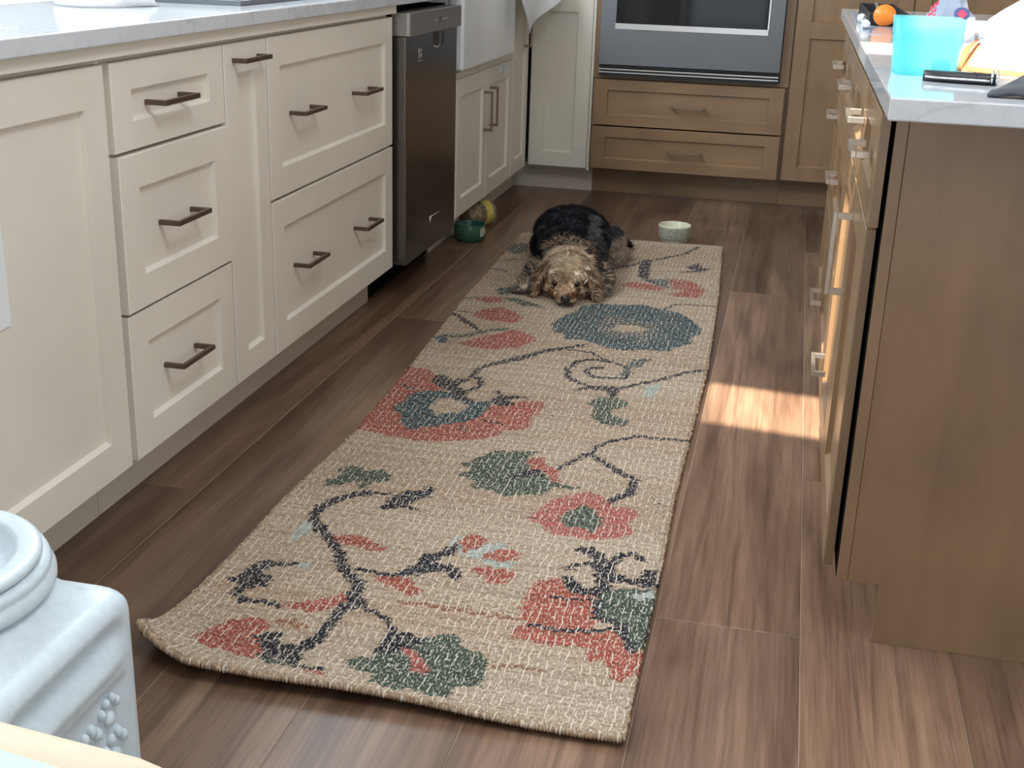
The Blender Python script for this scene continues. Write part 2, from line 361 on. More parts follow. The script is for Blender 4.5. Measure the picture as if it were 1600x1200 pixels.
# ================================================================ left run of cream cabinets
TK = -.0829
def cabinet(name, label, y0, y1, door_off=0, toe=True, ztop=.883, xb=-.64, toeM='paint2'):
    t = empty(name, label, 'cabinet', (0, (y0+y1)/2, 0))
    boxes('carcass', [(xb, -.0215, y0+.0005, y1-.0005, .112, ztop)], 'paint', t)
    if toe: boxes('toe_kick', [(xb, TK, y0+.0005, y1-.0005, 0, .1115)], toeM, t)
    return t
ZB, ZT = .1174, .8514
c1 = cabinet('base_cabinet', 'wide cream base cabinet with one plain framed door, nearest the white food bin', .95, 1.955)
d = shaker('door', c1, FX, .957, 1.953, ZB, ZT, 'paint', .068)
bm = bmesh.new(); box(bm, -.0091, -.0072, 1.20, 1.640, .483, .800)  # thin pale rectangle laid on the recessed door panel
tag(fin('pale_rectangle', bm, 'offwhite'), 'pale blank rectangle on the panel of the wide cream door at the left edge', 'paper')
c2 = cabinet('drawer_cabinet', 'cream base cabinet with three stacked drawers, left of the narrow pull-out', 1.9555, 2.420)
for z0, z1, zh, yc, of in ((.696, ZT, .772, 2.172, 0), (.405, .690, .547, 2.188, .004), (ZB, .399, .264, 2.180, 0)):
    dr = shaker('drawer', c2, FX, 1.975, 2.416, z0, z1, 'paint', .066, off=of, tb=.050 if z0 > .6 else .062)
    handle(dr, FX, yc, zh, .138, 'bronze', off=-.0095+of, stand=.044)
c3 = cabinet('pullout_cabinet', 'narrow cream pull-out cabinet with a bar handle across its top', 2.420, 2.640)
dr = shaker('door', c3, FX, 2.4225, 2.636, ZB, ZT, 'paint', .062)
handle(dr, FX, 2.527, .817, .134, 'bronze')
c4 = cabinet('wide_drawer_cabinet', 'wide cream base cabinet with two deep drawers, each with two bar handles, beside the dishwasher', 2.640, 3.545)
for z0, z1, zh, of in ((.4895, ZT, .671, 0), (ZB, .483, .304, 0)):
    dr = shaker('drawer', c4, FX, 2.6435, 3.538, z0, z1, 'paint', .066)
    handle(dr, FX, 2.850, zh, .138, 'bronze', off=-.0095, stand=.044); handle(dr, FX, 3.285, zh, .138, 'bronze', off=-.0095, stand=.044)
# dishwasher
dw = empty('dishwasher', 'narrow dark stainless dishwasher with a bulging control panel, set between cream cabinets', 'dishwasher', (0, 3.86, 0))
boxes('cavity', [(-.60, -.014, 3.5465, 4.148, .112, .866)], 'flat_black', dw)
boxes('toe_plate', [(-.60, -.090, 3.5465, 4.21, 0.001, .1115)], 'flat_black', dw)
def rounded_front(name, y0, y1, z0, z1, x0, x1, r, m, parent):
    bm = bmesh.new(); pts = [(x0, y0)]
    for k in range(7):
        a = k/6*math.pi/2; pts.append((x1-r+r*math.sin(a), y0+r-r*math.cos(a)))
    for k in range(7):
        a = k/6*math.pi/2; pts.append((x1-r+r*math.cos(a), y1-r+r*math.sin(a)))
    pts.append((x0, y1)); prism(bm, pts, z0, z1)
    return fin(name, bm, m, parent, bevel=.0015)
rounded_front('door', 3.566, 4.132, .117, .796, -.010, .034, .008, 'darksteel', dw)
rounded_front('control_panel', 3.560, 4.140, .797, .862, -.010, .047, .012, 'panelsteel', dw)
boxes('button', [(.0468, .0482, 3.865, 3.890, .822, .838)], 'darksteel', dw)
for k, yy in enumerate((3.815, 3.835, 3.91, 3.93, 3.95)): boxes('indicator', [(.0468, .0476, yy, yy+.008, .828, .8325)], 'bright', dw)
boxes('latch_recess', [(.033, .0346, 3.845, 3.905, .752, .794)], 'black', dw)
bm = bmesh.new(); tube(bm, [(.036, 3.848+.009*k, .752-.006*math.sin(math.pi*k/6)) for k in range(7)], .003, 6); fin('latch_lip', bm, 'bright', dw, True)
bm = bmesh.new(); tube(bm, [(.0345, 3.955, .79), (.0345, 3.955, .765), (.0345, 3.945, .748)], .0018, 6); fin('latch_scratch', bm, 'dark', dw, True)
for q in ((3.688, 3.700, .742, .756), (3.706, 3.726, .746, .752), (3.690, 3.696, .726, .741), (3.706, 3.722, .728, .741)): boxes('badge_mark', [(.0338, .0346, *q)], 'bright', dw)
boxes('badge_bar', [(.0338, .0348, 3.683, 3.730, .717, .7205)], 'bright', dw)
bm = bmesh.new(); tube(bm, [(.035, 3.825, .195), (.035, 3.825, .217), (.035, 3.925, .215)], .0022, 6); fin('energy_mark', bm, 'bright', dw, True)
# sink cabinet
c5 = cabinet('sink_cabinet', 'cream sink base cabinet with two doors under the white farmhouse sink', 4.212, 5.150, ztop=.63)
dr = shaker('door', c5, FX, 4.262, 4.696, .120, .608, 'paint', .062, off=.004); handle(dr, FX, 4.652, .455, .150, 'bronze2', True, off=.004)
dr = shaker('door', c5, FX, 4.700, 5.128, .120, .608, 'paint', .062, off=.004); handle(dr, FX, 4.742, .463, .150, 'bronze2', True, off=.004)
boxes('rail', [(-.0215, .002, 4.215, 5.148, .610, .632)], 'paint', c5)
boxes('side_stile', [(-.0215, .0, 4.214, 4.260, .112, .6095)], 'paint', c5); boxes('side_stile', [(-.0215, .0, 5.130, 5.149, .112, .6095)], 'paint', c5)
tag(boxes('child_lock', [(.0245, .031, 4.80, 4.815, .578, .600), (.0245, .031, 4.90, 4.915, .574, .598), (.0245, .030, 4.80, 4.915, .596, .603)], 'clearfilm'), 'small clear child lock across the top of the sink cabinet doors', 'lock')
# farmhouse sink
sk = empty('farmhouse_sink', 'white apron-front farmhouse sink beside the dishwasher', 'sink', (-.2, 4.6, .64))
bm = bmesh.new(); box(bm, -.02, .034, 4.213, 5.02, .640, .905)
fin('apron', bm, 'whitegloss', sk, bevel=.010, seg=3)
boxes('basin', [(-.50, -.48, 4.213, 5.02, .66, .90), (-.48, -.021, 4.213, 4.235, .66, .90), (-.48, -.021, 4.998, 5.02, .66, .90), (-.50, -.021, 4.235, 4.998, .64, .66)], 'whitegloss', sk)
boxes('upper_filler', [(-.0215, -.001, 5.03, 5.149, .633, .8514)], 'paint', c5)
c6 = cabinet('corner_pullout_cabinet', 'slim cream corner cabinet with a vertical bronze handle behind the towel', 5.150, 5.495)
dr = shaker('door', c6, FX, 5.165, 5.458, ZB, ZT, 'paint', .062); handle(dr, FX, 5.36, .715, .150, 'bronze2', True)
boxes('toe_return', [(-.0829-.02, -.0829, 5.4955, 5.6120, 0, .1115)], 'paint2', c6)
# worktop along the left and the corner
w1 = boxes('quartz_worktop', [(-.652, .0244, .90, 4.205, .885, .914), (-.652, -.505, 4.205, 5.03, .885, .914), (-.652, .0244, 5.03, 5.465, .885, .914), (-.652, .276, 5.465, 6.14, .885, .914)], 'quartz', bevel=.0025)
tag(w1, 'long white quartz worktop with grey veins over the cream cabinets', 'worktop')
struct(boxes('trim_2', [(-.0213, .010, .95, 3.545, .862, .8845)], 'paint'))
# cooktop, paper bag on it
ck = empty('cooktop', 'black glass cooktop with a steel rim set into the left worktop', 'cooktop', (-.3, 3.1, .914))
boxes('steel_rim', [(-.56, -.066, 2.66, 2.675, .9142, .925), (-.56, -.066, 3.515, 3.53, .9142, .925), (-.075, -.066, 2.675, 3.515, .9142, .925), (-.56, -.551, 2.675, 3.515, .9142, .925)], 'steel', ck)
boxes('glass_plate', [(-.55, -.0755, 2.6755, 3.5145, .9142, .922)], 'blackglass', ck)
for cx, cy in ((-.2, 2.9), (-.42, 2.9), (-.2, 3.3), (-.42, 3.3)):
    bm = bmesh.new(); lathe(bm, [(.075, .9221), (.075, .930), (.055, .934), (.03, .934)], (cx, cy, 0), 24, True, True); fin('burner', bm, 'black', ck, True)
bm = bmesh.new()
rings = []
for k in range(9):
    z = .9145+.011*k; s_ = 1-.05*k
    rings.append([(-.30+(.10*s_+.012*math.sin(5*a+k))*math.cos(a), 2.50+(.19*s_+.012*math.cos(4*a+k*.7))*math.sin(a)*.62-.02*k*.2, z) for a in [2*math.pi*j/28 for j in range(28)]])
loft(bm, rings)
tag(fin('kitchen_cloth', bm, 'cloth', None, True), 'crumpled white kitchen cloth on the left worktop near the cooktop', 'cloth')

# towel over the sink corner
def cloth_grid(name, P, nu, nv, m, th=.003):
    bm = bmesh.new(); g = [[bm.verts.new(P(i/nu, j/nv)) for j in range(nv+1)] for i in range(nu+1)]
    for i in range(nu):
        for j in range(nv): bm.faces.new((g[i][j], g[i+1][j], g[i+1][j+1], g[i][j+1]))
    o = fin(name, bm, m, None, True); md = o.modifiers.new('solid', 'SOLIDIFY'); md.thickness = th; md.offset = 0; return o
def towelP(s, t):
    # s along the hanging edge, t from the worktop (0) down to the hem (1)
    tipw = 1-abs((s-.30)/(.30 if s < .30 else .70))
    zh = .905-(.040+.150*max(0, tipw)**.85)
    y = 4.93+.50*s - .10*(s-.30)*t
    xout = .046+.10*s*s+.012*math.sin(9*s)*t + .018*t
    if t < .25:
        q = t/.25; return (-.16+(.16+xout)*q, y, .918+.004*math.sin(7*s+3*q))
    q = (t-.25)/.75
    return (xout+.01*math.sin(3*q), y, .918*(1-q)+zh*q)
tag(cloth_grid('hand_towel', towelP, 36, 24, 'cloth', .004), 'white hand towel hanging to a point over the sink corner', 'towel')

# ================================================================ back run
c7 = empty('corner_cabinet', 'cream cabinet with one tall framed door, squeezed against the wooden oven tower', 'cabinet', (.14, 5.6, 0))
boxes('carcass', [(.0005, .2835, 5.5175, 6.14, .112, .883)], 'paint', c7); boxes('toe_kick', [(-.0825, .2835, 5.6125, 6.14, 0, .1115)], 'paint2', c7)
shaker('door', c7, FY, .006, .270, ZB+.002, .848, 'paint', .064, off=.0)
boxes('end_panel', [(.2725, .2836, 5.492, 5.517, .112, .883)], 'paint', c7)
ov = empty('oven_tower', 'brown maple tower cabinet holding the wall oven above two drawers', 'cabinet', (.7, 5.8, 0))
boxes('carcass', [(.2845, .300, 5.5175, 6.14, .125, 2.3), (1.092, 1.1155, 5.5175, 6.14, .125, 2.3), (.300, 1.092, 5.5175, 6.14, .125, .150), (.300, 1.092, 5.5175, 6.14, .500, .530), (.300, 1.092, 5.5175, 6.14, 1.35, 2.3)], 'maple_v', ov)
boxes('face_frame', [(.2845, .318, 5.4957, 5.517, .517, 2.3), (1.078, 1.1155, 5.4957, 5.517, .517, 2.3), (.318, 1.078, 5.4957, 5.517, .517, .531), (.318, 1.078, 5.4957, 5.517, 1.32, 2.3)], 'maple_v', ov)
boxes('toe_kick', [(.2845, 1.1155, 5.6135, 6.14, 0, .1245)], 'maple_h', ov)
for z0, z1, zh in ((.318, .514, .412), (.127, .312, .215)):
    dr = shaker('drawer', ov, FY, .290, 1.104, z0, z1, 'maple_h', .062, off=.021, tb=.045); handle(dr, FY, .700, zh, .145, 'bronze2', off=.012, stand=.040)
wo = empty('wall_oven', 'steel-framed wall oven with a wide black glass window', 'oven', (.7, 5.46, .53))
boxes('body', [(.319, 1.077, 5.48, 6.0, .534, 1.318)], 'black', wo)
def fr(name, x0, x1, z0, z1, hx0, hx1, hz0, hz1, y0, y1, m, p, bevel=0):
    return boxes(name, [(x0, x1, y0, y1, z0, hz0), (x0, x1, y0, y1, hz1, z1), (x0, hx0, y0, y1, hz0, hz1), (hx1, x1, y0, y1, hz0, hz1)], m, p, bevel)
fr('door_frame', .312, 1.073, .579, 1.22, .376, 1.010, .748, 1.15, 5.445, 5.4795, 'steel', wo)
boxes('window_glass', [(.376, 1.010, 5.450, 5.4795, .748, 1.15)], 'blackglass', wo)
boxes('window_sill_strip', [(.374, 1.012, 5.4415, 5.4448, .727, .750)], 'bright', wo)['label'] = 'bright steel strip below the glass'
boxes('side_strip', [(1.008, 1.014, 5.4415, 5.4448, .7505, 1.15)], 'bright', wo)
for z in (.575, .562, .549): boxes('vent_slat', [(.312, 1.071, 5.450, 5.474, z-.005, z)], 'bright' if z != .575 else 'black', wo)
boxes('vent_shadow', [(.314, 1.069, 5.474, 5.4795, .536, .5785)], 'black', wo)
boxes('base_lip', [(.312, 1.069, 5.456, 5.474, .530, .540)], 'black', wo)
boxes('control_panel', [(.312, 1.073, 5.45, 5.4795, 1.222, 1.316)], 'blackglass', wo)
tp = empty('pantry_cabinet', 'tall brown maple pantry cabinet right of the wall oven', 'cabinet', (1.6, 5.8, 0))
boxes('carcass', [(1.1165, 2.05, 5.5175, 6.14, .126, 2.3)], 'maple_v', tp); boxes('toe_kick', [(1.1165, 2.05, 5.6135, 6.14, 0, .1255)], 'maple_h', tp)
shaker('door', tp, FY, 1.121, 1.58, .126, 2.29, 'maple_v', .062, rails=[(.720, .785)], off=.0005, rec=.011)
shaker('door', tp, FY, 1.584, 2.045, .126, 2.29, 'maple_v', .062, rails=[(.720, .785)], off=.0005, rec=.011)

# ================================================================ island
isl = empty('kitchen_island', 'brown maple kitchen island with drawers along the aisle and a plain end panel', 'island', (1.7, 2.9, 0))
boxes('carcass', [(1.2885, 2.25, 1.9015, 3.795, .106, .886)], 'maple_v', isl)
boxes('toe_kick', [(1.366, 2.25, 1.9015, 3.795, 0, .1055)], 'maple_y', isl)
bm = bmesh.new()
prof = [(1.3065, .106), (1.3605, .106), (1.3535, 0), (2.25, 0), (2.25, .886), (1.3065, .886)]
prof = [(1.3065, .106), (1.3565, .106), (1.3565, 0), (2.25, 0), (2.25, .886), (1.3065, .886)]
a = [bm.verts.new((x, 1.8827, z)) for x, z in prof]; b = [bm.verts.new((x, 1.901, z)) for x, z in prof]
bm.faces.new(a); bm.faces.new(b[::-1])
for i in range(6): bm.faces.new((a[i], a[(i+1) % 6], b[(i+1) % 6], b[i]))
fin('end_panel', bm, 'maple_v', isl, bevel=.0008)
boxes('corner_stile', [(1.2885, 1.3061, 1.8820, 1.901, .106, .886)], 'maple_v', isl, bevel=.0012)
boxes('gap_shade', [(1.2876, 1.2884, 1.884, 3.79, .110, .884)], 'flat_black', isl)['label'] = 'black strip painting the shade behind the doors'  # thin black sheet stands in for the shade between doors and carcass
def isd(kind, y0, y1, z0, z1, hs=None, vert=False, tb=None, st=.062):
    d_ = shaker(kind, isl, FXi, y0, y1, z0, z1, 'maple_v' if z1-z0 > .3 else 'maple_y', st, tb=tb, th=.0150, rec=.009)
    if hs: handle(d_, FXi, hs[0], hs[1], .150 if vert else .138, 'nickel', vert, stand=.035 if vert else .029, sec=.011, off=0)
    return d_
ZI = (.1175, .852)
isd('drawer', 1.890, 2.300, .686, ZI[1], (2.105, .770), tb=.045); isd('door', 1.908, 2.300, ZI[0], .679, (2.275, .555), True)
isd('drawer', 2.304, 2.742, .686, ZI[1], (2.372, .790), tb=.045); isd('drawer', 2.304, 2.742, ZI[0], .679, (2.655, .222))
isd('drawer', 2.746, 3.368, .686, ZI[1], (3.030, .780), tb=.045); isd('drawer', 2.746, 3.368, .404, .679, (3.150, .545)); isd('drawer', 2.746, 3.368, ZI[0], .398, (3.290, .205))
isd('drawer', 3.372, 3.792, .686, ZI[1], (3.660, .772), tb=.045); isd('drawer', 3.372, 3.792, .404, .679, (3.735, .628)); isd('drawer', 3.372, 3.792, ZI[0], .398)
tag(boxes('island_worktop', [(1.2492, 2.40, 1.518, 3.826, .8876, .914)], 'quartz', bevel=.002), 'white quartz worktop on the maple island, overhanging towards the camera', 'worktop')

# ================================================================ rug
KC = [(.022, .020, .028), (.330, .088, .060), (.37, .110, .088), (.062, .084, .062), (.032, .068, .080), (.36, .41, .37), (.27, .135, .075), (.395, .297, .208), (.075, .078, .078)]
RUG = [(8,0,[(184,4315),(183,4443),(244,4433),(256,4310),(216,4265)]),
(6,0,[(190,4166),(235,4212),(280,4198),(209,4143)]),
(3,0,[(266,3789),(302,3826),(340,3741),(299,3703)]),
(0,8,[(181,4034),(252,4017)]),
(3,0,[(304,3682),(350,3697),(405,3670),(463,3622),(391,3620)]),
(1,0,[(231,3638),(261,3679),(304,3682),(333,3634),(279,3604)]),
(1,0,[(271,3470),(289,3541),(340,3580),(398,3534),(423,3500),(409,3433),(350,3434),(297,3437)]),
(0,14,[(219,3463),(270,3407),(315,3342)]),
(0,7,[(217,3495),(272,3492)]),
(0,8,[(204,3633),(241,3660)]),
(3,18,[(249,3252),(295,3248),(335,3309),(395,3368)]),
(4,0,[(220,3233),(249,3252),(273,3203),(255,3170)]),
(1,0,[(305,3187),(348,3256),(398,3330),(423,3368),(475,3336),(504,3280),(471,3205),(416,3160),(349,3165)]),
(0,12,[(552,4166),(633,4209),(687,4315),(742,4379),(815,4482),(853,4608)]),
(6,8,[(570,4363),(644,4329),(710,4353)]),
(0,30,[(690,4316),(707,4097)]),
(1,0,[(656,3949),(666,4017),(716,4022),(798,3974),(784,3931),(709,3930)]),
(1,0,[(798,4103),(855,4109),(883,4080),(928,3994),(911,3891),(839,3878),(818,3906),(861,3971),(816,3980)]),
(8,0,[(698,4067),(741,4083),(798,4103),(804,3976),(777,3992),(727,4038)]),
(0,0,[(833,4280),(874,4353),(885,4299),(920,4283),(891,4230),(807,4201),(876,4253)]),
(3,0,[(554,4153),(588,4151),(617,4039),(582,4014)]),
(4,0,[(513,3460),(530,3552),(550,3591),(562,3678),(619,3715),(686,3721),(751,3743),(821,3716),(867,3699),(912,3633),(945,3552),(953,3495),(924,3442),(933,3388),(900,3350),(877,3302),(806,3292),(748,3273),(685,3293),(637,3333),(576,3327),(573,3369),(536,3386)]),
(8,0,[(647,3482),(653,3610),(708,3596),(772,3571),(821,3556),(826,3468),(815,3350),(784,3339),(767,3404),(722,3375),(666,3414)]),
(7,0,[(690,3452),(706,3517),(748,3524),(793,3501),(785,3461),(738,3438)]),
(0,8,[(821,3716),(849,3793),(902,3803),(969,3809)]),
(0,12,[(644,3293),(589,3235),(541,3192),(496,3100),(450,3060)]),
(0,9,[(606,3233),(670,3234),(701,3192),(753,3157),(779,3135)]),
(0,13,[(728,3168),(684,3173),(645,3148),(635,3070),(645,3013),(684,2967),(731,2948)]),
(0,12,[(721,3110),(692,3100),(686,3062),(707,3033),(748,3034),(784,3046),(797,3086),(785,3118),(784,3155)]),
(8,0,[(775,3140),(789,3207),(846,3226),(822,3193),(823,3155),(795,3134),(795,3073),(777,3067)]),
(0,12,[(689,2913),(710,2942),(737,2961),(795,2968),(833,3015),(890,3068),(933,3129),(983,3169)]),
(0,0,[(707,2963),(795,2968),(789,2933),(784,2888),(770,2884),(764,2925),(719,2933)]),
(3,0,[(724,2837),(743,2875),(794,2891),(821,2857),(815,2824),(789,2806),(795,2767),(843,2743),(837,2712),(804,2702),(768,2719),(750,2743),(747,2803)]),
(5,0,[(850,2997),(886,3032),(885,2975),(877,2917),(852,2920)]),
(1,0,[(227,2960),(277,2964),(311,2927),(336,2865),(377,2800),(460,2762),(520,2740),(563,2784),(614,2800),(633,2775),(626,2722),(615,2689),(624,2634),(603,2604),(570,2599),(562,2560),(520,2529),(491,2511),(443,2492),(392,2481),(338,2491),(277,2499),(237,2515),(238,2572),(237,2661),(234,2734),(232,2821)]),
(4,0,[(282,2665),(297,2711),(292,2763),(323,2805),(371,2809),(416,2791),(446,2747),(496,2763),(506,2735),(497,2672),(485,2639),(434,2594),(393,2568),(357,2538),(327,2580),(322,2618),(288,2647)]),
(7,0,[(365,2701),(370,2745),(392,2773),(429,2742),(454,2729),(447,2676),(421,2668),(397,2651),(376,2664)]),
(7,0,[(430,2795),(453,2835),(485,2824),(504,2776),(463,2753),(438,2777)]),
(0,0,[(316,2870),(318,2929),(341,2930),(368,2887),(376,2913),(401,2920),(417,2902),(392,2883),(390,2848),(425,2827),(429,2784),(463,2753),(505,2756),(523,2741),(563,2753),(537,2787),(572,2808),(590,2809),(562,2821),(524,2814),(497,2849),(484,2845),(507,2809),(497,2774),(470,2750),(446,2747),(419,2755),(390,2805),(352,2836)]),
(0,13,[(429,2828),(446,2878),(429,2929),(405,2933),(407,2970),(413,3008),(445,3055),(505,3138),(552,3206),(621,3269)]),
(0,8,[(256,3409),(299,3363),(331,3322)]),
(0,6,[(510,2647),(560,2629)]),
(0,6,[(466,2604),(487,2564)]),
(0,8,[(256,2828),(290,2806)]),
(3,0,[(523,2331),(559,2346),(523,2386),(548,2418),(578,2481),(606,2475),(631,2483),(681,2498),(658,2461),(670,2407),(703,2389),(717,2357),(750,2331),(797,2328),(775,2313),(740,2311),(726,2273),(700,2265),(648,2249),(622,2267),(575,2271),(579,2298)]),
(1,0,[(659,2442),(689,2461),(705,2418),(737,2400),(737,2363),(755,2342),(734,2340),(711,2383),(677,2391)]),
(0,0,[(635,2333),(657,2366),(674,2390),(710,2391),(708,2363),(668,2347)]),
(0,11,[(981,2661),(927,2655),(870,2654),(829,2614),(791,2561),(785,2529),(764,2474),(748,2440),(736,2408)]),
(0,15,[(793,2502),(828,2465),(871,2421),(898,2402),(897,2332),(869,2290),(861,2271)]),
(0,6,[(956,2299),(966,2302)]),
(2,0,[(718,2165),(732,2208),(751,2255),(779,2288),(817,2312),(846,2300),(873,2258),(913,2266),(927,2234),(913,2191),(930,2158),(911,2130),(876,2109),(839,2098),(805,2107),(779,2107),(754,2137)]),
(3,0,[(777,2190),(792,2218),(813,2249),(835,2239),(862,2199),(863,2169),(852,2135),(824,2149),(799,2142)]),
(5,0,[(591,2023),(605,2056),(651,2026),(695,2046),(734,1974),(735,1954),(696,1949),(657,1979),(645,1975)]),
(1,0,[(612,2029),(630,2070),(666,2059),(659,2021),(644,2003),(644,1982)]),
(1,0,[(672,1983),(682,2007),(706,2027),(734,2015),(743,1990),(712,1974),(681,1972)]),
(1,0,[(651,1917),(681,1945),(741,1943),(744,1912),(731,1889),(707,1888),(676,1918)]),
(3,0,[(287,2270),(308,2302),(326,2299),(351,2280),(371,2304),(407,2280),(404,2245),(375,2228),(376,2196),(358,2190),(354,2230),(328,2206),(293,2179),(285,2210),(305,2249)]),
(1,0,[(382,1987),(416,1997),(455,1995),(477,1967),(505,1965),(487,1944),(445,1951),(412,1955)]),
(1,0,[(515,1851),(548,1860),(578,1857),(607,1818),(587,1807),(554,1821)]),
(0,9,[(427,2186),(391,2184)]),
(0,17,[(391,2184),(359,2158),(327,2117),(316,2076),(320,2040),(349,2006),(386,1968),(424,1906),(444,1867),(472,1839),(493,1815),(499,1765),(505,1739)]),
(0,0,[(434,2165),(442,2191),(457,2220),(486,2224),(488,2253),(506,2243),(509,2203),(492,2182),(477,2154),(513,2134),(487,2134),(464,2143),(457,2125),(421,2115),(434,2134)]),
(0,10,[(450,1869),(493,1866),(540,1864),(560,1895)]),
(0,0,[(557,1906),(565,1960),(592,1981),(608,2025),(623,2003),(624,1977),(602,1957),(596,1936),(630,1933),(651,1908),(655,1873),(639,1887),(617,1905),(595,1898),(573,1874),(548,1860)]),
(5,0,[(304,2021),(319,2033),(340,1989),(324,1957),(312,1939)]),
(0,16,[(489,1826),(494,1786),(496,1747),(492,1713),(494,1672),(489,1640),(479,1617),(470,1600),(461,1583)]),
(5,0,[(355,1864),(389,1870),(392,1846),(368,1846)]),
(0,0,[(266,1780),(282,1808),(286,1841),(307,1862),(364,1863),(361,1849),(322,1841),(314,1818),(342,1801),(345,1773),(326,1762),(305,1756),(280,1766)]),
(0,16,[(305,1756),(302,1732),(323,1715)]),
(0,10,[(323,1715),(351,1717),(391,1712)]),
(1,0,[(391,1712),(407,1728),(435,1736),(460,1762),(481,1782),(489,1751),(474,1725),(453,1705),(418,1709)]),
(0,10,[(504,1783),(526,1745),(553,1731),(575,1721),(596,1690)]),
(6,0,[(399,1666),(429,1680),(469,1665),(447,1651),(406,1655)]),
(1,0,[(332,1652),(354,1659),(372,1669),(401,1661),(399,1640),(385,1616),(404,1596),(421,1576),(424,1544),(414,1537),(378,1545),(342,1554),(303,1568),(307,1594),(311,1620)]),
(3,0,[(421,1557),(433,1560),(469,1543),(482,1537),(448,1530),(430,1536)]),
(0,0,[(385,1616),(397,1624),(420,1636),(431,1623),(425,1612),(440,1601),(459,1606),(477,1616),(487,1644),(499,1622),(490,1596),(483,1574),(492,1558),(491,1539),(473,1534),(461,1550),(443,1554),(438,1543),(421,1557),(415,1584)]),
(0,0,[(468,1533),(497,1539),(533,1546),(536,1538),(501,1528)]),
(1,0,[(502,1526),(537,1536),(543,1520),(525,1519)]),
(1,0,[(507,1855),(570,1864),(606,1825),(587,1808),(556,1819),(526,1835)]),
(3,0,[(556,1571),(565,1587),(591,1607),(605,1631),(628,1638),(647,1664),(654,1690),(680,1705),(701,1707),(717,1676),(741,1669),(761,1655),(768,1617),(772,1586),(774,1568),(748,1561),(734,1545),(734,1521),(706,1513),(675,1523),(654,1511),(628,1516),(607,1528),(611,1548),(594,1556),(569,1555)]),
(0,0,[(584,1626),(590,1676),(607,1695),(616,1690),(640,1686),(655,1673),(645,1656),(625,1637),(608,1622),(593,1611)]),
(2,0,[(621,1639),(637,1647),(656,1632),(673,1610),(690,1589),(677,1573),(662,1588),(646,1616)]),
(1,0,[(783,1883),(784,1917),(821,1936),(846,1926),(876,1894),(900,1892),(902,1853),(915,1819),(902,1785),(932,1779),(949,1791),(964,1759),(975,1735),(1000,1735),(998,1668),(991,1666),(977,1643),(956,1643),(958,1676),(931,1695),(910,1689),(911,1730),(883,1723),(840,1718),(783,1726),(786,1760),(801,1779),(784,1789),(779,1826)]),
(0,6,[(825,1871),(868,1871),(902,1877)]),
(0,8,[(803,1771),(867,1768),(903,1778),(938,1792)]),
(3,0,[(896,1916),(934,1926),(994,1944),(1005,1851),(997,1819),(1002,1749),(982,1736),(969,1754),(957,1786),(923,1813),(908,1839),(906,1878)]),
(0,12,[(900,1876),(910,1825),(947,1809),(968,1760),(982,1736)]),
(5,0,[(948,1906),(987,1938),(990,1910),(962,1894)]),
(6,0,[(575,1784),(670,1795),(780,1788),(782,1778),(675,1777),(577,1777)]),
(6,0,[(770,1640),(854,1647),(855,1641),(772,1631)]),
(0,12,[(837,2052),(852,2059)]),
(0,20,[(852,2059),(874,2041),(886,2011),(895,1981),(899,1937)]),
(0,11,[(832,1975),(847,1993),(867,2005),(892,1986)]),
(0,19,[(839,1939),(846,1915),(867,1900),(893,1901),(903,1932)]),
(0,14,[(905,2016),(916,2053),(939,2060),(955,2044)]),
(0,0,[(965,2007),(991,2011),(997,1946),(961,1942),(939,1948),(916,1942),(899,1937),(893,1980),(902,2016),(916,2006),(923,1976),(944,1959),(966,1975)])]
ly = [1.50, 1.56, 1.64, 1.773, 2.066, 2.49, 2.95, 3.76, 4.578, 4.8]; lx = [.222, .226, .233, .236, .236, .252, .236, .200, .181, .176]
ry_ = [1.49, 1.75, 2.01, 2.35, 2.85, 3.19, 3.91, 4.655, 4.8]; rx_ = [.996, .992, .991, .984, .986, .988, .968, .934, .928]
def rug_near(s): return 1.545-.052*np.minimum(s/.14, 1)**.6 - .004*np.sin(s*9)
def rug_far(s): return 4.600+.055*s+.008*np.sin(s*11+1)
def rug_pos(s, t):
    yn, yf = rug_near(s), rug_far(s); y = yn+(yf-yn)*t
    x = np.interp(y, ly, lx)*(1-s)+np.interp(y, ry_, rx_)*s
    dn = y-yn
    lift = np.exp(-(dn/.075)**1.3)*(.023*np.maximum(0, 1-s/.95)**1.4+.007)
    rip = .0018*np.sin(x*11+y*5)+.0016*np.sin(y*13-x*6)
    z = .009+lift+np.maximum(rip, -.0015)
    # curled tip
    cur = np.exp(-((s)/.10)**2)*np.exp(-(dn/.035)**2)
    y = y+.012*cur; z = z+.006*cur
    return x, y, z
def seg_d(px, py, pts):
    d = np.full(px.shape, 9.)
    for (x0, y0), (x1, y1) in zip(pts, pts[1:]):
        vx, vy = x1-x0, y1-y0; L2 = vx*vx+vy*vy+1e-12
        tt = np.clip(((px-x0)*vx+(py-y0)*vy)/L2, 0, 1); d = np.minimum(d, np.hypot(px-x0-tt*vx, py-y0-tt*vy))
    return d
def inside(px, py, pts):
    r = np.zeros(px.shape, bool); n = len(pts)
    for i in range(n):
        x0, y0 = pts[i]; x1, y1 = pts[(i+1) % n]
        if y0 == y1: continue
        c_ = ((y0 > py) != (y1 > py)) & (px < (x1-x0)*(py-y0)/(y1-y0)+x0); r ^= c_
    return r
rowj = np.random.uniform(-.0055, .0055, 4000); rowc = np.random.uniform(.74, 1.12, 4000)
rown = np.convolve(np.random.normal(0, 1, 4000), np.ones(40)/40, 'same')*.9
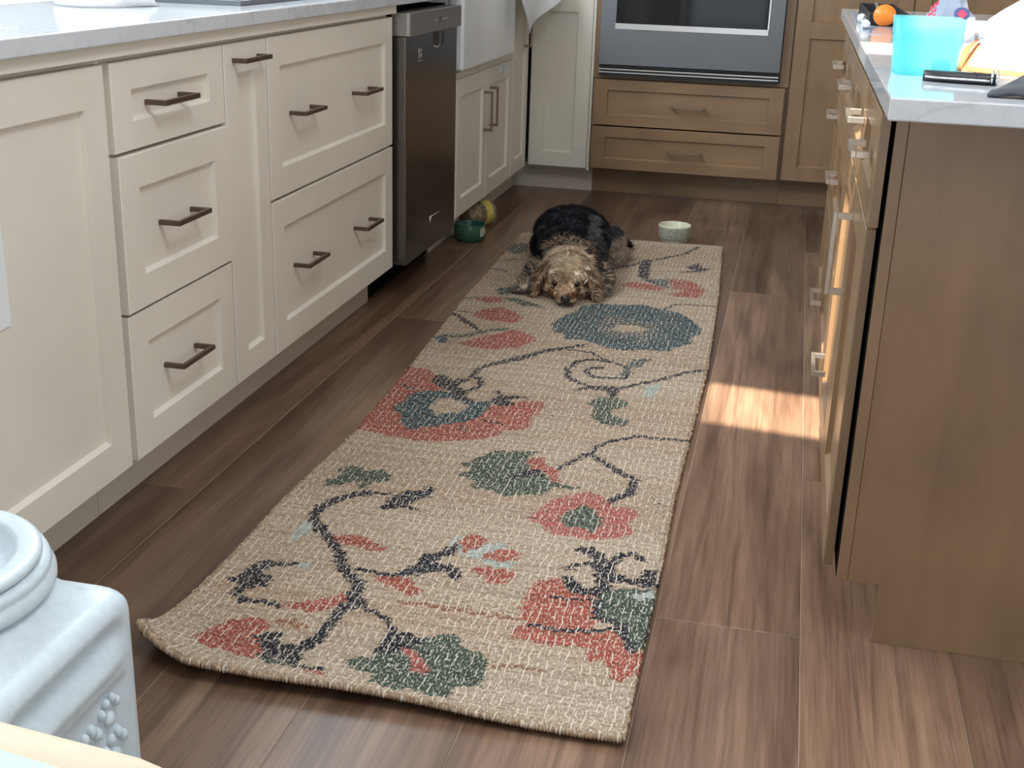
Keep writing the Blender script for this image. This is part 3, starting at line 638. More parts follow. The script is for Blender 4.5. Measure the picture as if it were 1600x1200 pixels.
def rug_colour(x, y):
    row = ((y-1.3)/.0042).astype(int) % 4000
    xj = x+rowj[row]+.002*np.sin(y*900); yj = y+.003*np.sin(x*260)+.002*np.sin(x*97+1)
    col = np.empty(x.shape+(3,)); base = np.array(KC[7])
    v = rowc[row][..., None]
    col[:] = base*v
    tint = rown[row][..., None]; col *= 1+np.clip(tint, -.5, .5)*np.array([.25, .45, .6])
    for k, w_, pts in RUG:
        P_ = [(a_/1000, b_/1000) for a_, b_ in pts]
        xs_ = [p[0] for p in P_]; ys_ = [p[1] for p in P_]; mg = .02+w_/1000
        bb = (xj > min(xs_)-mg) & (xj < max(xs_)+mg) & (yj > min(ys_)-mg) & (yj < max(ys_)+mg)
        if not bb.any(): continue
        px, py = xj[bb], yj[bb]
        q = inside(px, py, P_) if w_ == 0 else seg_d(px, py, P_) < w_/2000*1.30
        idx = np.where(bb.ravel())[0][q]
        cc = np.array(KC[k])
        if k == 8: cc = np.array([[.03, .03, .036], [.06, .10, .11], [.30, .25, .19]])[np.random.choice(3, len(idx), p=[.45, .35, .2])]
        f = col.reshape(-1, 3); f[idx] = cc*np.random.uniform(.85, 1.12, (len(idx), 1))*(v.reshape(-1, 1)[idx] if v.shape[0] else 1)
    return col
def set_attr(me, name, col):
    a_ = me.color_attributes.new(name, 'FLOAT_COLOR', 'POINT'); n = len(me.vertices)
    arr = np.ones((n, 4), np.float32); arr[:, :3] = col.reshape(-1, 3); a_.data.foreach_set('color', arr.ravel())
rug = empty('runner_rug', 'long woven floral runner rug with a curled near corner, lying in the aisle', 'rug', (.6, 3.0, 0))
NX, NY = 290, 1180
s_, t_ = np.meshgrid(np.linspace(0, 1, NX), np.linspace(0, 1, NY))
x_, y_, z_ = rug_pos(s_, t_)
colr = rug_colour(x_, y_)
z_ = z_+.0007*np.sin(y_*2*np.pi/.0084)*np.sign(np.sin(x_*2*np.pi/.011))+np.random.uniform(-.0003, .0003, z_.shape)
co = np.stack([x_, y_, z_], -1).reshape(-1, 3).astype(np.float32)
ii = (np.arange(NY-1)[:, None]*NX+np.arange(NX-1)[None, :]).ravel()
fc = np.stack([ii, ii+1, ii+1+NX, ii+NX], -1).ravel()
me = bpy.data.meshes.new('woven_field'); me.vertices.add(len(co)); me.vertices.foreach_set('co', co.ravel())
nf = len(ii); me.loops.add(nf*4); me.loops.foreach_set('vertex_index', fc.astype(np.int32)); me.polygons.add(nf)
me.polygons.foreach_set('loop_start', (np.arange(nf)*4).astype(np.int32)); me.polygons.foreach_set('loop_total', np.full(nf, 4, np.int32))
me.update(); me.validate(); set_attr(me, 'motif', colr)
o = link('woven_field', me, 'rug', rug, True)
md = o.modifiers.new('solid', 'SOLIDIFY'); md.thickness = .007; md.offset = -1
def edge_yarn(name, fs, n, r0, jag):
    sv, tv = fs(np.linspace(0, 1, n)); x, y, z = rug_pos(sv, tv)
    c0 = rug_colour(x, y)
    outx = (-1 if sv[0] == 0 and sv[-1] == 0 else 1 if sv[0] == 1 and sv[-1] == 1 else 0)
    bm = bmesh.new(); rr_ = r0*(1+(.8*np.exp(-np.linspace(0, 1, n)/.10) if name == 'end_binding' and tv[0] == 0 else 0)+.35*np.sin(np.arange(n)*2.1)*np.random.uniform(.3, 1, n))
    jx = np.convolve(np.random.uniform(-1, 1, n), np.ones(3)/3, 'same')*jag
    pts = [(x[i]+outx*(.001+abs(jx[i])), y[i]+(0 if outx else jx[i]*.4), z[i]-.003) for i in range(n)]
    tube(bm, pts, list(rr_), 6)
    bmesh.ops.recalc_face_normals(bm, faces=bm.faces); me = bpy.data.meshes.new(name); bm.to_mesh(me); bm.free()
    cc = np.zeros((len(me.vertices), 3)); cc[:] = np.repeat(c0*np.array([.88, .80, .72]), 6, axis=0)[:len(cc)]
    set_attr(me, 'motif', cc); return link(name, me, 'rug', rug, True)
edge_yarn('end_binding', lambda u: (u, u*0), 420, .0052, .001)
edge_yarn('end_binding', lambda u: (u, u*0+1), 300, .0042, .001)
edge_yarn('side_yarn', lambda u: (u*0, u), 1300, .0036, .006)
edge_yarn('side_yarn', lambda u: (u*0+1, u), 1300, .0036, .005)

# ================================================================ dog
dog = empty('dog', 'small shaggy dog with black back and tan face, lying chin-down on the rug', 'dog', (.5, 4.0, .012))
G = .011
bm = bmesh.new()
def E_(c, r, rz=0, rx=0, ry=0, sub=3): ellip(bm, Vector(c), r, Matrix.Rotation(rz, 3, 'Z') @ Matrix.Rotation(rx, 3, 'X') @ Matrix.Rotation(ry, 3, 'Y'), sub)
E_((.504, 3.785, .094), (.064, .066, .056)); E_((.506, 3.740, .070), (.055, .05, .044)); E_((.512, 3.695, .044), (.036, .054, .028)); E_((.514, 3.690, .031), (.034, .042, .019))
E_((.470, 3.740, .05), (.028, .035, .030)); E_((.538, 3.740, .05), (.028, .035, .030))
E_((.495, 3.87, .095), (.085, .09, .072)); E_((.48, 3.97, .10), (.112, .12, .088)); E_((.455, 4.12, .107), (.124, .17, .095)); E_((.425, 4.28, .100), (.130, .13, .088)); E_((.41, 4.36, .085), (.115, .09, .070))
E_((.555, 4.27, .070), (.048, .105, .055), -.25); E_((.335, 4.25, .055), (.045, .09, .045), .2); E_((.592, 4.20, .030), (.024, .055, .018), -.2); E_((.60, 4.27, .035), (.026, .05, .024), -.3)
E_((.385, 3.90, .05), (.034, .085, .036), -.25); E_((.362, 3.80, .032), (.026, .055, .020), -.1); E_((.356, 3.765, .028), (.029, .028, .015))
E_((.595, 3.90, .05), (.034, .085, .036), .15); E_((.604, 3.81, .030), (.025, .05, .018))
E_((.50, 4.43, .035), (.055, .025, .02), .2); E_((.575, 4.455, .028), (.05, .018, .014), .1)
tmp = fin('tmp', bm, 'fur'); md = tmp.modifiers.new('r', 'REMESH'); md.mode = 'VOXEL'; md.voxel_size = .0055
md2 = tmp.modifiers.new('s', 'SMOOTH'); md2.iterations = 6; md2.factor = .6
dg = bpy.context.evaluated_depsgraph_get(); body = bpy.data.meshes.new_from_object(tmp.evaluated_get(dg)); bpy.data.objects.remove(tmp)
body.name = 'body'
def ear_mesh(sx):
    bm = bmesh.new(); rings = []
    for k in range(10):
        u = k/9
        cx = .502+sx*(.048+.052*math.sin(u*1.35)); cy = 3.790-.040*u; cz = .128-.112*u**1.15
        wy = .020+.030*math.sin(math.pi*min(1, .12+u*.8)); wx = .010+.006*math.sin(math.pi*u)
        rings.append([(cx+wx*math.cos(a), cy+wy*math.sin(a), cz-.006*abs(math.sin(a))) for a in [2*math.pi*j/14 for j in range(14)]])
    loft(bm, rings); bmesh.ops.recalc_face_normals(bm, faces=bm.faces)
    me = bpy.data.meshes.new('ear'); bm.to_mesh(me); bm.free(); return me
def coat(p, part, rnd):
    x, y, z = p; tan = (.50, .34, .21); cream = (.80, .66, .49); blk = (.005, .0055, .008); gry = (.125, .12, .115); brn = (.24, .125, .065)
    if part == 'ear': return tan if rnd < .45 else ((.22, .14, .09) if rnd < .75 else cream)
    if y < 3.835 and .40 < x < .60 and z > .018 and not (y > 3.80 and z > .16):
        if y < 3.685 and z < .032: return cream
        if abs(abs(x-.503)-.036) < .016 and .026 < z < .055 and y < 3.75: return brn if rnd < .7 else tan
        if z > .105: return cream if rnd < .5 else (tan if rnd < .85 else gry)
        if abs(x-.505) < .014 and y < 3.73: return tan if rnd < .6 else brn
        return tan if rnd < .55 else cream
    if z < .045 and (x < .40 or x > .575) and y < 3.9: return cream if rnd < .35 else (gry if rnd < .75 else tan)
    if x > .545 and z < .10 and 4.1 < y < 4.42: return cream if rnd < .3 else ((.30, .28, .25) if rnd < .6 else (brn if rnd < .8 else tan))
    if y < 3.93 and (x < .42 or x > .57) and z < .10: return gry if rnd < .5 else (blk if rnd < .7 else tan)
    if y < 3.90 and z > .12: return gry if rnd < .35 else (tan if rnd < .5 else blk)
    stripe = abs((x-.52)-(4.15-y)*.12) < .016 and y < 4.2
    if stripe: return gry if rnd < .6 else blk
    if x > .50 and z > .06: return gry if rnd < .5*max(0, min(1, (x-.52)/.06)) else blk
    return blk if rnd < .84 else ((.06, .065, .075) if rnd < .95 else gry)
def fur_on(me, part, n, parent, Lmin, Lmax, wid):
    me.calc_loop_triangles(); nt = len(me.loop_triangles)
    tv = np.empty(nt*3, np.int32); me.loop_triangles.foreach_get('vertices', tv); tv = tv.reshape(-1, 3)
    vc = np.empty(len(me.vertices)*3, np.float32); me.vertices.foreach_get('co', vc); vc = vc.reshape(-1, 3)
    A, B_, C_ = vc[tv[:, 0]], vc[tv[:, 1]], vc[tv[:, 2]]; nn = np.cross(B_-A, C_-A); ar = np.linalg.norm(nn, axis=1); nn /= ar[:, None]+1e-12
    pick = np.random.choice(nt, n, p=ar/ar.sum()); r1 = np.sqrt(np.random.rand(n)); r2 = np.random.rand(n)
    P_ = A[pick]*(1-r1)[:, None]+B_[pick]*(r1*(1-r2))[:, None]+C_[pick]*(r1*r2)[:, None]; Nn = nn[pick]
    keep = P_[:, 2] > .014; P_, Nn = P_[keep], Nn[keep]; n = len(P_)
    # comb direction
    D = np.zeros((n, 3)); x, y, z = P_.T
    head = (y < 3.86) & (x > .40) & (x < .60)
    D[:, 1] = np.where(head, -.55, .9); D[:, 0] = np.where(head, np.sign(x-.503)*np.clip(np.abs(x-.503)*22, .15, 1.1), (x-.46)*2.0); D[:, 2] = np.where(head, -.5, -.55)
    muz = head & (y < 3.74) & (z < .085); D[muz, 1] = .15; D[muz, 2] = -.75; D[muz, 0] = np.sign(x[muz]-.505)*.8
    if part == 'ear': D[:] = (0, -.25, -1.0)
    cd_ = np.floor(P_/.012).astype(int); hs_ = ((cd_[:, 0]*73856093) ^ (cd_[:, 1]*19349663) ^ (cd_[:, 2]*83492791)) % 9973
    D += np.random.normal(0, .62 if part != 'ear' else .35, (9973, 3))[hs_]
    D += np.random.normal(0, .26 if part != 'ear' else .2, (n, 3))
    D -= Nn*(D*Nn).sum(1)[:, None]; D /= np.linalg.norm(D, axis=1)[:, None]+1e-9
    L = np.random.uniform(Lmin, Lmax, n); L = np.where(muz, L*.55, L)
    nearface = head & (y < 3.70); L = np.where(nearface, L*.6, L)
    eyez = np.minimum(np.hypot(np.hypot(x-.477, (y-3.700)*.6), z-.068), np.hypot(np.hypot(x-.546, (y-3.700)*.6), z-.072)) < .0165
    nz = np.hypot(np.hypot(x-.521, y-3.645), z-.036) < .021; ok = ~(eyez | nz) if part == 'body' else np.ones(n, bool)
    P_, Nn, D, L = P_[ok], Nn[ok], D[ok], L[ok]; n = len(P_)
    W_ = np.cross(D, Nn); curl = np.random.normal(0, .35, n)[:, None]
    p1 = P_+(Nn*.55+D*.55)*(L*.45)[:, None]; p2 = P_+(Nn*.42+D*.95+W_*curl)*L[:, None]; p2[:, 2] = np.maximum(p2[:, 2], .012)
    ww = (wid*np.random.uniform(.6, 1.2, n))[:, None]
    V_ = np.stack([P_-W_*ww-Nn*.002, P_+W_*ww-Nn*.002, p1+W_*ww*.8, p1-W_*ww*.8, p2], 1).reshape(-1, 3)
    cid = np.floor(P_/.012).astype(int); hsh = ((cid[:, 0]*73856093) ^ (cid[:, 1]*19349663) ^ (cid[:, 2]*83492791)) % 997/997.
    cols = np.array([np.array(coat(p, part, (random.random()*.45+h_*.55)))*random.uniform(.8, 1.15)*(.42+1.10*h_) for p, h_ in zip(P_, hsh)])
    cols = np.repeat(cols, 5, axis=0)
    i0 = np.arange(n)*5; lv = np.stack([i0, i0+1, i0+2, i0+3, i0+3, i0+2, i0+4], -1).ravel()
    f = bpy.data.meshes.new('fur'); f.vertices.add(len(V_)); f.vertices.foreach_set('co', V_.astype(np.float32).ravel())
    f.loops.add(len(lv)); f.loops.foreach_set('vertex_index', lv.astype(np.int32)); f.polygons.add(n*2)
    ls = np.stack([np.arange(n)*7, np.arange(n)*7+4], -1).ravel(); lt = np.tile([4, 3], n)
    f.polygons.foreach_set('loop_start', ls.astype(np.int32)); f.polygons.foreach_set('loop_total', lt.astype(np.int32)); f.update(); f.validate()
    set_attr(f, 'coat', cols); o = link('fur', f, 'fur', parent); o['kind'] = 'stuff'; return o
vc = np.empty(len(body.vertices)*3, np.float32); body.vertices.foreach_get('co', vc); vc = vc.reshape(-1, 3)
set_attr(body, 'coat', np.array([np.array(coat(p, 'body', .3))*.8 for p in vc])); body.materials.clear()
bo = link('body', body, 'fur', dog, True)
fur_on(body, 'body', 60000, bo, .016, .031, .0010)
for sx in (-1, 1):
    e_ = ear_mesh(sx); set_attr(e_, 'coat', np.tile(np.array((.26, .17, .11)), (len(e_.vertices), 1))); eo = link('ear', e_, 'fur', dog, True)
    fur_on(e_, 'ear', 4200, eo, .018, .034, .0009)
for cx, cz in ((.477, .068), (.546, .072)):
    bm = bmesh.new(); ellip(bm, Vector((cx, 3.698, cz)), (.0100, .009, .0092)); fin('eye', bm, 'eye', dog, True)
bm = bmesh.new(); ellip(bm, Vector((.521, 3.642, .036)), (.0155, .0115, .0130)); ellip(bm, Vector((.5140, 3.633, .0335)), (.005, .004, .004), sub=2); ellip(bm, Vector((.5280, 3.633, .0335)), (.005, .004, .004), sub=2)
fin('nose', bm, 'nose', dog, True)
bm = bmesh.new(); tube(bm, [(.492, 3.660, .014), (.503, 3.645, .0145), (.519, 3.640, .020), (.534, 3.645, .0145), (.545, 3.660, .014)], .0020, 6); fin('mouth', bm, 'nose', dog, True)
for px, py in ((.343, 3.738), (.356, 3.732), (.368, 3.738)):
    bm = bmesh.new(); ellip(bm, Vector((px, py, .020)), (.004, .006, .0035), sub=2); fin('claw', bm, 'nose', dog, True)

# ================================================================ bowls and jar on the floor
wb = empty('stoneware_bowl', 'small speckled cream pet bowl on the floor beyond the rug', 'bowl', (.748, 4.735, 0))
bm = bmesh.new(); lathe(bm, [(.052, 0), (.053, .006), (.0585, .0085), (.0605, .012), (.0625, .0545), (.0625, .056), (.0605, .056)], (.748, 4.735, 0), 56, True); fin('outer_wall', bm, 'speck', wb, True)
bm = bmesh.new(); lathe(bm, [(.0628, .0545), (.0630, .058), (.0608, .0605), (.0580, .058), (.0550, .020), (.048, .0125), (.020, .011), (.002, .011)], (.748, 4.735, 0), 56, False, True); fin('glazed_inside', bm, 'creamglaze', wb, True)
bm = bmesh.new(); lathe(bm, [(.0524, 0.0002), (.0548, .001), (.0552, .0065), (.0535, .0075)], (.748, 4.735, 0), 56, False); fin('foot_ring', bm, 'creamglaze', wb, True)
gb = empty('green_bowl', 'green ceramic pet bowl with a pale print, under the sink cabinet edge', 'bowl', (.008, 4.46, 0))
bm = bmesh.new(); lathe(bm, [(.048, 0), (.050, .004), (.0585, .010), (.0590, .060), (.0580, .0615)], (.006, 4.462, 0), 56, True); fin('outer_wall', bm, 'green', gb, True)
bm = bmesh.new(); lathe(bm, [(.0592, .0595), (.0592, .0625), (.0565, .063), (.0545, .058), (.053, .015), (.045, .010), (.002, .010)], (.006, 4.462, 0), 56, False, True); fin('glazed_inside', bm, 'green_in', gb, True)
bm = bmesh.new()
for a0, a1, z0, z1 in ((-.62, -.20, .022, .050), (-.55, -.34, .050, .056), (-.30, -.12, .048, .056), (-.20, .0, .030, .046)):
    loft(bm, [[(.006+.0597*math.cos(a), 4.462+.0597*math.sin(a), z) for a in np.linspace(a0, a1, 8)] for z in (z0, z1)], False, False, False)
fin('print', bm, 'palegreen', gb)['label'] = 'pale stencilled print on the side'
jr = empty('treat_jar', 'clear jar of brown treats with a yellow band, lying under the cabinet', 'jar', (-.01, 4.72, 0))
ax0 = Vector((-.070, 4.640, .050)); ax1 = Vector((.012, 4.745, .050)); dv = (ax1-ax0).normalized(); sd = dv.cross(Vector((0, 0, 1)))
def jar(name, prof, m, p):
    bm = bmesh.new(); rings = []
    for r_, d_ in prof:
        c_ = ax0+dv*d_; rings.append([tuple(c_+sd*r_*math.cos(a)+Vector((0, 0, 1))*r_*math.sin(a)) for a in [2*math.pi*j/40 for j in range(40)]])
    loft(bm, rings); return fin(name, bm, m, p, True)
jar('contents', [(.030, .0), (.044, .004), (.046, .010), (.046, .085)], 'amber', jr)
jar('shell', [(.030, -.003), (.046, .0), (.0485, .01), (.0485, .030), (.046, .036), (.0485, .042), (.0485, .086)], 'clearjar', jr)
jar('yellow_band', [(.0487, .086), (.0490, .088), (.0490, .120), (.0480, .122)], 'yellow', jr)
jar('base', [(.0480, .1222), (.0488, .124), (.0480, .134), (.040, .138)], 'clearjar', jr)

# ================================================================ pet food bin, lower left
bn = empty('food_storage_bin', 'white plastic food bin with a round screw lid, at the lower left corner', 'bin', (.33, .91, 0))
bx_, by_, hw, hy = .340, .940, .165, .135
def sq(ins, cr, z, n=26):
    out = []; hx, hh_ = hw-ins, hy-ins
    cs = ((1, 1), (-1, 1), (-1, -1), (1, -1))
    for q, (sx, sy) in enumerate(cs):
        for k in range(8):
            a = q*math.pi/2+k/7*math.pi/2; out.append((bx_+sx*(hx-cr)+cr*math.cos(a), by_+sy*(hh_-cr)+cr*math.sin(a), z))
        nx_ = cs[(q+1) % 4]; a = (q+1)*math.pi/2
        p0 = out[-1]; p1 = (bx_+nx_[0]*(hx-cr)+cr*math.cos(a), by_+nx_[1]*(hh_-cr)+cr*math.sin(a), z)
        for k in range(1, n): f_ = k/n; out.append((p0[0]*(1-f_)+p1[0]*f_, p0[1]*(1-f_)+p1[1]*f_, z))
    return out
def dent(p):
    x, y, z = p
    if x > bx_+hw-.010:
        w_ = max(0, 1-abs((y-by_)/.104)**6)
        g_ = math.exp(-((z-.368)/.014)**2)*.018 - math.exp(-((z-.341)/.009)**2)*.004
        pn = .009/(1+math.exp((z-.316)/.0022))*(1 if abs(y-by_) < .098 else 0)
        x -= g_*w_+pn
    return (x, y, z)
bm = bmesh.new(); rings = [sq(.014, .022, 0)]
for z in list(np.linspace(.006, .384, 94)): rings.append([dent(p) for p in sq(0, .026, z)])
for k in range(1, 9):
    a = k/8*math.pi/2; rings.append(sq(.022*(1-math.cos(a)), .028, .388+.020*math.sin(a)))
lx0, ly0 = .328, .960
def ringmix(f_, z):
    out = []
    for p in sq(.030, .03, z):
        dx, dy = p[0]-lx0, p[1]-ly0; L_ = math.hypot(dx, dy); r_ = .122
        out.append((p[0]*(1-f_)+(lx0+dx/L_*r_)*f_, p[1]*(1-f_)+(ly0+dy/L_*r_)*f_, z))
    return out
rings += [ringmix(0, .4125), ringmix(.35, .420), ringmix(.7, .4265), ringmix(.93, .430), ringmix(1, .4312)]
loft(bm, rings); fin('body', bm, 'white', bn, True)
bm = bmesh.new(); lathe(bm, [(.122, 0.4314), (.130, 0.4320), (.134, 0.4370), (.134, 0.4440), (.130, 0.4490), (.128, 0.4510), (.130, 0.4550), (.128, 0.4600), (.122, 0.4615), (.118, 0.4620)], (lx0, ly0, 0), 72, False); fin('neck_ring', bm, 'white', bn, True)
bm = bmesh.new(); lathe(bm, [(.114, .4628), (.120, .4635), (.1222, .467), (.1215, .471), (.117, .4735), (.112, .474), (.110, .4735), (.101, .4735), (.098, .472), (.095, .466), (.086, .453), (.082, .450), (.002, .449)], (lx0, ly0, 0), 72, False, True)
fin('lid', bm, 'white', bn, True)
bm = bmesh.new(); dx, dy = .55, .83
pr_ = [(-.028, 0.4480), (-.018, 0.4670), (-.010, 0.4720), (.010, 0.4720), (.018, 0.4670), (.026, 0.4480)]
loft(bm, [[(lx0-.03+dx*u-dy*v_, ly0+dy*u+dx*v_, z) for v_, z in pr_] for u in (-.088, -.03, 0, .03, .088)], False); fin('lid_grip', bm, 'white', bn, True)
bm = bmesh.new()
rp = random.Random(4)
for gy, gz, sc in ((.072, .288, .9), (.030, .270, 1.1), (.078, .238, 1.1), (-.015, .285, 1.0), (.020, .222, 1.1), (-.030, .235, 1.0), (.066, .188, 1.0), (-.065, .270, 1.1), (-.075, .215, 1.0), (.010, .170, 1.1), (-.045, .180, 1.0), (.055, .130, 1.1), (-.02, .115, 1.1), (-.075, .13, 1.0), (.02, .07, 1.1)):
    for oy, oz, ra, rb_ in ((0, -.012, .010, .011), (-.016, .003, .0055, .008), (-.006, .012, .0055, .008), (.007, .013, .0055, .008), (.016, .004, .0055, .008)):
        ellip(bm, Vector((bx_+hw-.0080, by_+gy+oy*sc, gz+oz*sc)), (.0070, ra*sc, rb_*sc), sub=2)
o = fin('paw_print_relief', bm, 'white', bn, True); o['kind'] = 'stuff'

# ================================================================ table corner, bottom left
tb = empty('dining_table', 'pale wooden table, only its corner showing at the bottom left', 'table', (.4, .1, 0))
bm = bmesh.new(); prism(bm, [(.10, .475), (.830, .3995), (.905, .3915), (.945, .380), (.965, .350), (.965, -.6), (.10, -.6)], .722, .750)
fin('tabletop', bm, 'tabletop', tb, bevel=.004)
for lx_, ly_ in ((.14, -.55), (.90, -.55), (.14, .32)): boxes('leg', [(lx_, lx_+.045, ly_, ly_+.045, 0, .7215)], 'tabletop', tb)
boxes('leg', [(.86, .905, .26, .305, 0, .7215)], 'tabletop', tb)
bm = bmesh.new(); prism(bm, [(.30, .430), (.845, .3770), (.900, .3690), (.915, .30), (.905, -.1), (.30, -.1)], .7502, .7525)
tag(fin('placemat', bm, 'paleblue'), 'pale blue placemat lying on the table at the bottom left corner', 'placemat')

# ================================================================ things on the island
Z = .9142
def th(name, label, cat, bm, m, **k): return tag(fin(name, bm, m, None, **k), label, cat)
# cyan translucent box
cb = empty('cyan_box', 'translucent cyan plastic box glowing in the sun on the island', 'box', (1.315, 1.85, Z))
bm = bmesh.new()
def rb(x0, x1, y0, y1, z, r=.010):
    out = []
    for cx, cy, a0 in ((x1-r, y1-r, 0), (x0+r, y1-r, 90), (x0+r, y0+r, 180), (x1-r, y0+r, 270)):
        for k in range(5): a = math.radians(a0+k*22.5); out.append((cx+r*math.cos(a), cy+r*math.sin(a), z))
    return out
zt = Z+.074
loft(bm, [rb(1.272, 1.352, 1.815, 1.905, Z), rb(1.266, 1.356, 1.811, 1.909, zt), rb(1.2685, 1.3535, 1.8135, 1.9065, zt), rb(1.2745, 1.3495, 1.8175, 1.9025, Z+.003)], True, True, True)
fin('shell', bm, 'cyan', cb, True)
bm = bmesh.new(); lathe(bm, [(.0, 0), (.011, 0), (.013, .003), (.013, .012), (.010, .015)], (1.335, 1.86, Z+.0035), 20); fin('inner_cap', bm, 'navy', cb, True)
# clementine
bm = bmesh.new(); ellip(bm, Vector((1.320, 3.00, Z+.0235)), (.0248, .0248, .0235)); bm2 = bm
th('orange_fruit', 'small orange fruit beside the dark tray at the island edge', 'fruit', bm, 'orange', smooth=True)
# dark tray behind
tr = empty('dark_tray', 'dark open tray holding pale packets behind the orange fruit', 'tray', (1.34, 3.25, Z))
boxes('base', [(1.292, 1.372, 3.02, 3.60, Z, Z+.004)], 'black', tr); boxes('rim', [(1.288, 1.292, 3.016, 3.604, Z, Z+.026), (1.372, 1.376, 3.016, 3.604, Z, Z+.026), (1.292, 1.372, 3.016, 3.020, Z, Z+.026), (1.292, 1.372, 3.60, 3.604, Z, Z+.026)], 'black', tr, .001)
th('pale_packet', 'pale flat packet lying in the dark tray', 'packet', (lambda b: (box(b, 1.300, 1.345, 3.05, 3.12, Z+.0042, Z+.014), b)[1])(bmesh.new()), 'greybag', bevel=.002)
bm = bmesh.new(); tube(bm, [(1.318, 3.14, Z+.010), (1.322, 3.3, Z+.020), (1.326, 3.5, Z+.028)], [.004, .003, .005], 8)
th('steel_spoon', 'thin steel spoon standing in the dark tray', 'spoon', bm, 'bright', smooth=True)
for i, (x, y) in enumerate(((1.276, 3.10), (1.275, 2.86))):
    bm = bmesh.new(); ellip(bm, Vector((x, y, Z+.010)), (.010, .026, .010), sub=2)
    for v_ in bm.verts: v_.co += Vector((random.uniform(-.002, .002), random.uniform(-.004, .004), random.uniform(-.002, .002)))
    for v_ in bm.verts: v_.co.z = max(v_.co.z, Z)
    th('tissue_scrap', ('crumpled white tissue scrap beside the far side of the tray' if i == 0 else 'crumpled white tissue scrap nearer the orange fruit'), 'tissue', bm, 'paper')
# clear film sheet under the tray
bm = bmesh.new(); prism(bm, [(1.262, 2.70), (1.300, 2.68), (1.286, 3.65), (1.268, 3.62)], Z, Z+.0012)
th('clear_film_sheet', 'clear blueish plastic film lying along the island edge by the tray', 'film', bm, 'clearfilm')
# fork
fk = empty('fork', 'steel fork whose tines poke out left of the cyan box', 'fork', (1.32, 2.55, Z))
bm = bmesh.new()
for k in range(3): tube(bm, [(1.318, 2.66-.035*k, Z+.006), (1.345, 2.66-.035*k, Z+.004)], .0028, 6)
box(bm, 1.345, 1.365, 2.58, 2.67, Z+.001, Z+.006); tube(bm, [(1.36, 2.62, Z+.004), (1.46, 2.62, Z+.004)], .004, 6); fin('head', bm, 'black', fk, True)
# snack bags
def bag(name, label, pts, h, m, seed):
    rs = random.Random(seed); bm = bmesh.new(); n = len(pts); cx = sum(p[0] for p in pts)/n; cy = sum(p[1] for p in pts)/n
    rings = []
    for k in range(7):
        u = k/6; s_ = 1-.85*u**2.2
        rings.append([(cx+(x-cx)*s_+rs.uniform(-.003, .003), cy+(y-cy)*s_+rs.uniform(-.006, .006), Z+h*u+(rs.uniform(-.003, .003) if 0 < k else 0)) for x, y in pts])
    loft(bm, rings); return th(name, label, 'bag', bm, m)
b1 = bag('snack_bag', 'blue grey snack bag with red lettering and a round emblem, behind the cyan box', [(1.372, 2.70), (1.395, 2.60), (1.445, 2.58), (1.475, 2.64), (1.468, 2.75), (1.40, 2.78)], .085, 'greybag', 3)
b2 = bag('white_food_bag', 'glaring white plastic bag in full sun at the far right of the island', [(1.49, 2.74), (1.56, 2.58), (1.8, 2.52), (1.9, 2.7), (1.85, 2.95), (1.68, 3.0), (1.52, 2.9)], .10, 'paper', 5)
def decal(name, parent, c, ux, uy, polys, m, lift=0):
    bm = bmesh.new(); ux, uy = Vector(ux).normalized(), Vector(uy).normalized(); n_ = ux.cross(uy)
    for pl in polys:
        a = [bm.verts.new(Vector(c)+ux*x+uy*y+n_*(.0006+lift)) for x, y in pl]; b = [bm.verts.new(Vector(c)+ux*x+uy*y-n_*.0006) for x, y in pl]
        bm.faces.new(a); bm.faces.new(b[::-1])
        for i in range(len(a)): bm.faces.new((a[i], b[i], b[(i+1) % len(a)], a[(i+1) % len(a)]))
    return fin(name, bm, m, parent)
disc = lambda r, n=24: [(r*math.cos(2*math.pi*i/n), r*math.sin(2*math.pi*i/n)) for i in range(n)]
# leather case with white tablet
lc = empty('leather_case', 'open tan leather case around a white sheet on the island', 'case', (1.45, 2.0, Z))
bm = bmesh.new(); prism(bm, [(1.366, 1.935), (1.455, 1.86), (1.56, 1.80), (1.60, 1.86), (1.50, 2.50), (1.462, 2.50)], Z, Z+.004)
fin('cover', bm, 'leather', lc, bevel=.001)
bm = bmesh.new(); tube(bm, [(1.366, 1.930, Z+.006), (1.405, 2.18, Z+.010), (1.460, 2.50, Z+.008)], [.006, .007, .004], 8); fin('spine', bm, 'leather', lc, True)
bm = bmesh.new(); prism(bm, [(1.385, 1.975), (1.465, 1.905), (1.56, 1.84), (1.595, 1.87), (1.50, 2.46), (1.463, 2.46)], Z+.0042, Z+.008); fin('white_sheet', bm, 'paper', lc)
# black pocket tool with rings
pt = empty('black_pocket_tool', 'black pocket tool with pale edge and steel rings, nearest the worktop edge', 'tool', (1.35, 1.75, Z))
bm = bmesh.new(); rings = []
A0, A1 = Vector((1.304, 1.755, Z)), Vector((1.392, 1.738, Z)); dd = (A1-A0).normalized(); ss = Vector((-dd.y, dd.x, 0))
for k in range(15):
    u = k/14; hw_ = .017*math.sin(math.pi/2*min(1, .30+2.6*u))*(1 if u < .9 else .8); p = A0+(A1-A0)*u
    rings.append([tuple(p+ss*hw_*sx_*1.0+Vector((0, 0, zz))) for sx_, zz in ((-1, .003), (-1, .009), (-.7, .013), (.7, .013), (1, .009), (1, .003), (.8, 0), (-.8, 0))])
loft(bm, rings); fin('handle_body', bm, 'black', pt, True)
bm = bmesh.new(); tube(bm, [tuple(A0+(A1-A0)*u-ss*(.0175*math.sin(math.pi/2*min(1, .30+2.6*u)))+Vector((0, 0, .006))) for u in np.linspace(0.04, .93, 14)], .0015, 6); fin('pale_edge', bm, 'bright', pt, True)
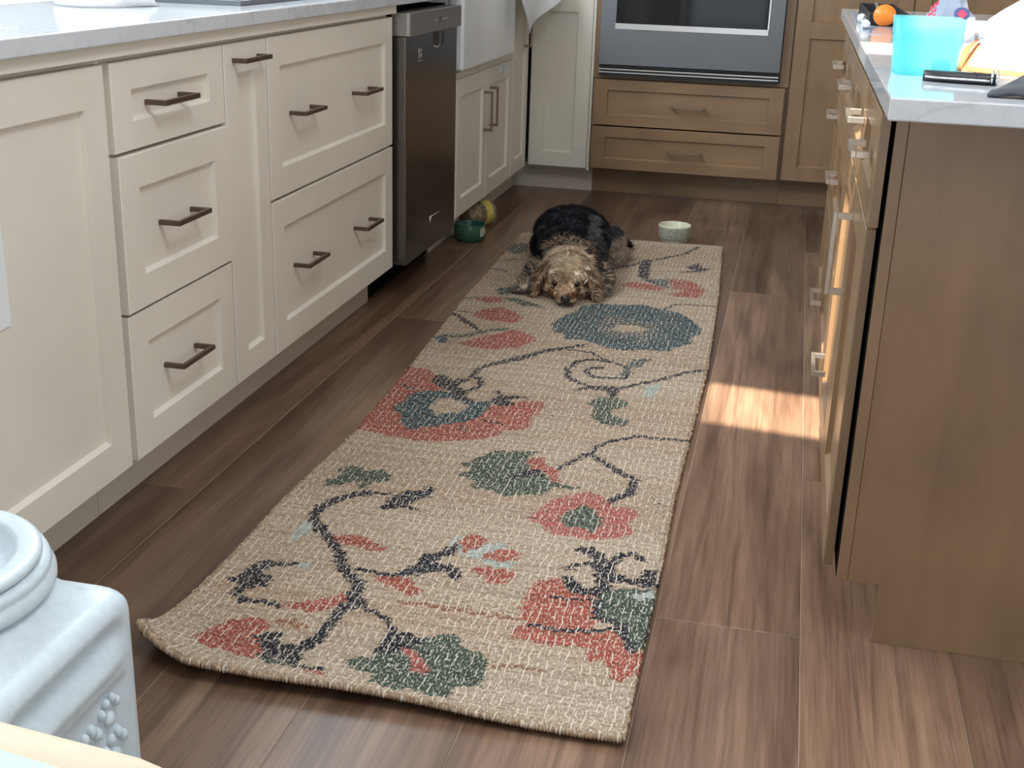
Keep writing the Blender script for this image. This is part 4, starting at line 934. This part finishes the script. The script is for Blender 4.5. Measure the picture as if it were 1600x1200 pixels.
for du in (0, .006):
    bm = bmesh.new(); c_ = A1+dd*(-.004+du)
    tube(bm, [tuple(c_+ss*.017*math.cos(a)+Vector((0, 0, .009+.0085*math.sin(a)))) for a in np.linspace(0, 2*math.pi, 25)], .0014, 6); fin('ring', bm, 'bright', pt, True)
boxes('seam', [(1.366, 1.367, 1.722, 1.760, Z+.0125, Z+.0135)], 'dark', pt)
# sunglass-like pieces
for i, (cx, cy, lbl) in enumerate(((1.392, 2.30, 'rounded blue grey lens on the sunlit worktop right of the cyan box'), (1.478, 2.36, 'long grey blade-like piece lying on the white sheet'))):
    bm = bmesh.new(); zb_ = Z if i == 0 else Z+.0082
    loft(bm, [[(cx+(.012 if i == 0 else .020)*math.cos(a), cy+.045*math.sin(a)*(1 if i == 0 else .5), zb_+zz) for a in [2*math.pi*j/20 for j in range(20)]] for zz in (0, .006)])
    th('lens' if i == 0 else 'metal_blade', lbl, 'lens' if i == 0 else 'blade', bm, 'greybag', smooth=False)
# charcoal cloth at the right
def ccP(s, t):
    x = 1.362+.22*s+.012*t; y = 1.578+.17*t*(.35+.65*s)-.02*s
    return (x, y, Z+.002+.050*math.sin(math.pi*.5*min(1, s*1.6))*max(0, math.sin(math.pi*(.03+.94*t)))+.004*math.sin(16*s+7*t)*min(1, 3*s))
tag(cloth_grid('charcoal_pouch', ccP, 26, 20, 'charcoal_cloth', .003), 'charcoal cloth pouch heaped at the right edge of the island', 'pouch')
# lettering and emblem
E_m = M['red']
let = {'stroke': 0}
decal('lettering', b1, (1.384, 2.606, Z+.050), (.85, .0, .35), (0, .6, .8), [[(x, y), (x+.004, y), (x+.006, y+.008), (x+.002, y+.008)] for x, y in ((-.012, -.020), (-.006, -.017), (0, -.013), (-.010, -.008), (-.004, -.004), (.002, 0), (-.006, .006), (0, .010), (.006, .013))], 'red', .001)['label'] = 'red lettering on the bag'
decal('emblem', b1, (1.437, 2.598, Z+.050), (1, 0, 0), (0, .6, .8), [disc(.0145)], 'navy')['label'] = 'round navy emblem'
decal('emblem_figure', b1, (1.437, 2.597, Z+.049), (1, 0, 0), (0, .6, .8), [[(-.009, 0), (0, -.011), (.010, 0), (0, .010)]], 'red', .0012)['label'] = 'red diamond in the emblem'

# ---------------------------------------------------------------- keep world placement of children under offset empties
bpy.context.view_layer.update()
for e_ in EMP:
    off_ = e_.location.copy()
    for ch in e_.children: ch.location -= off_
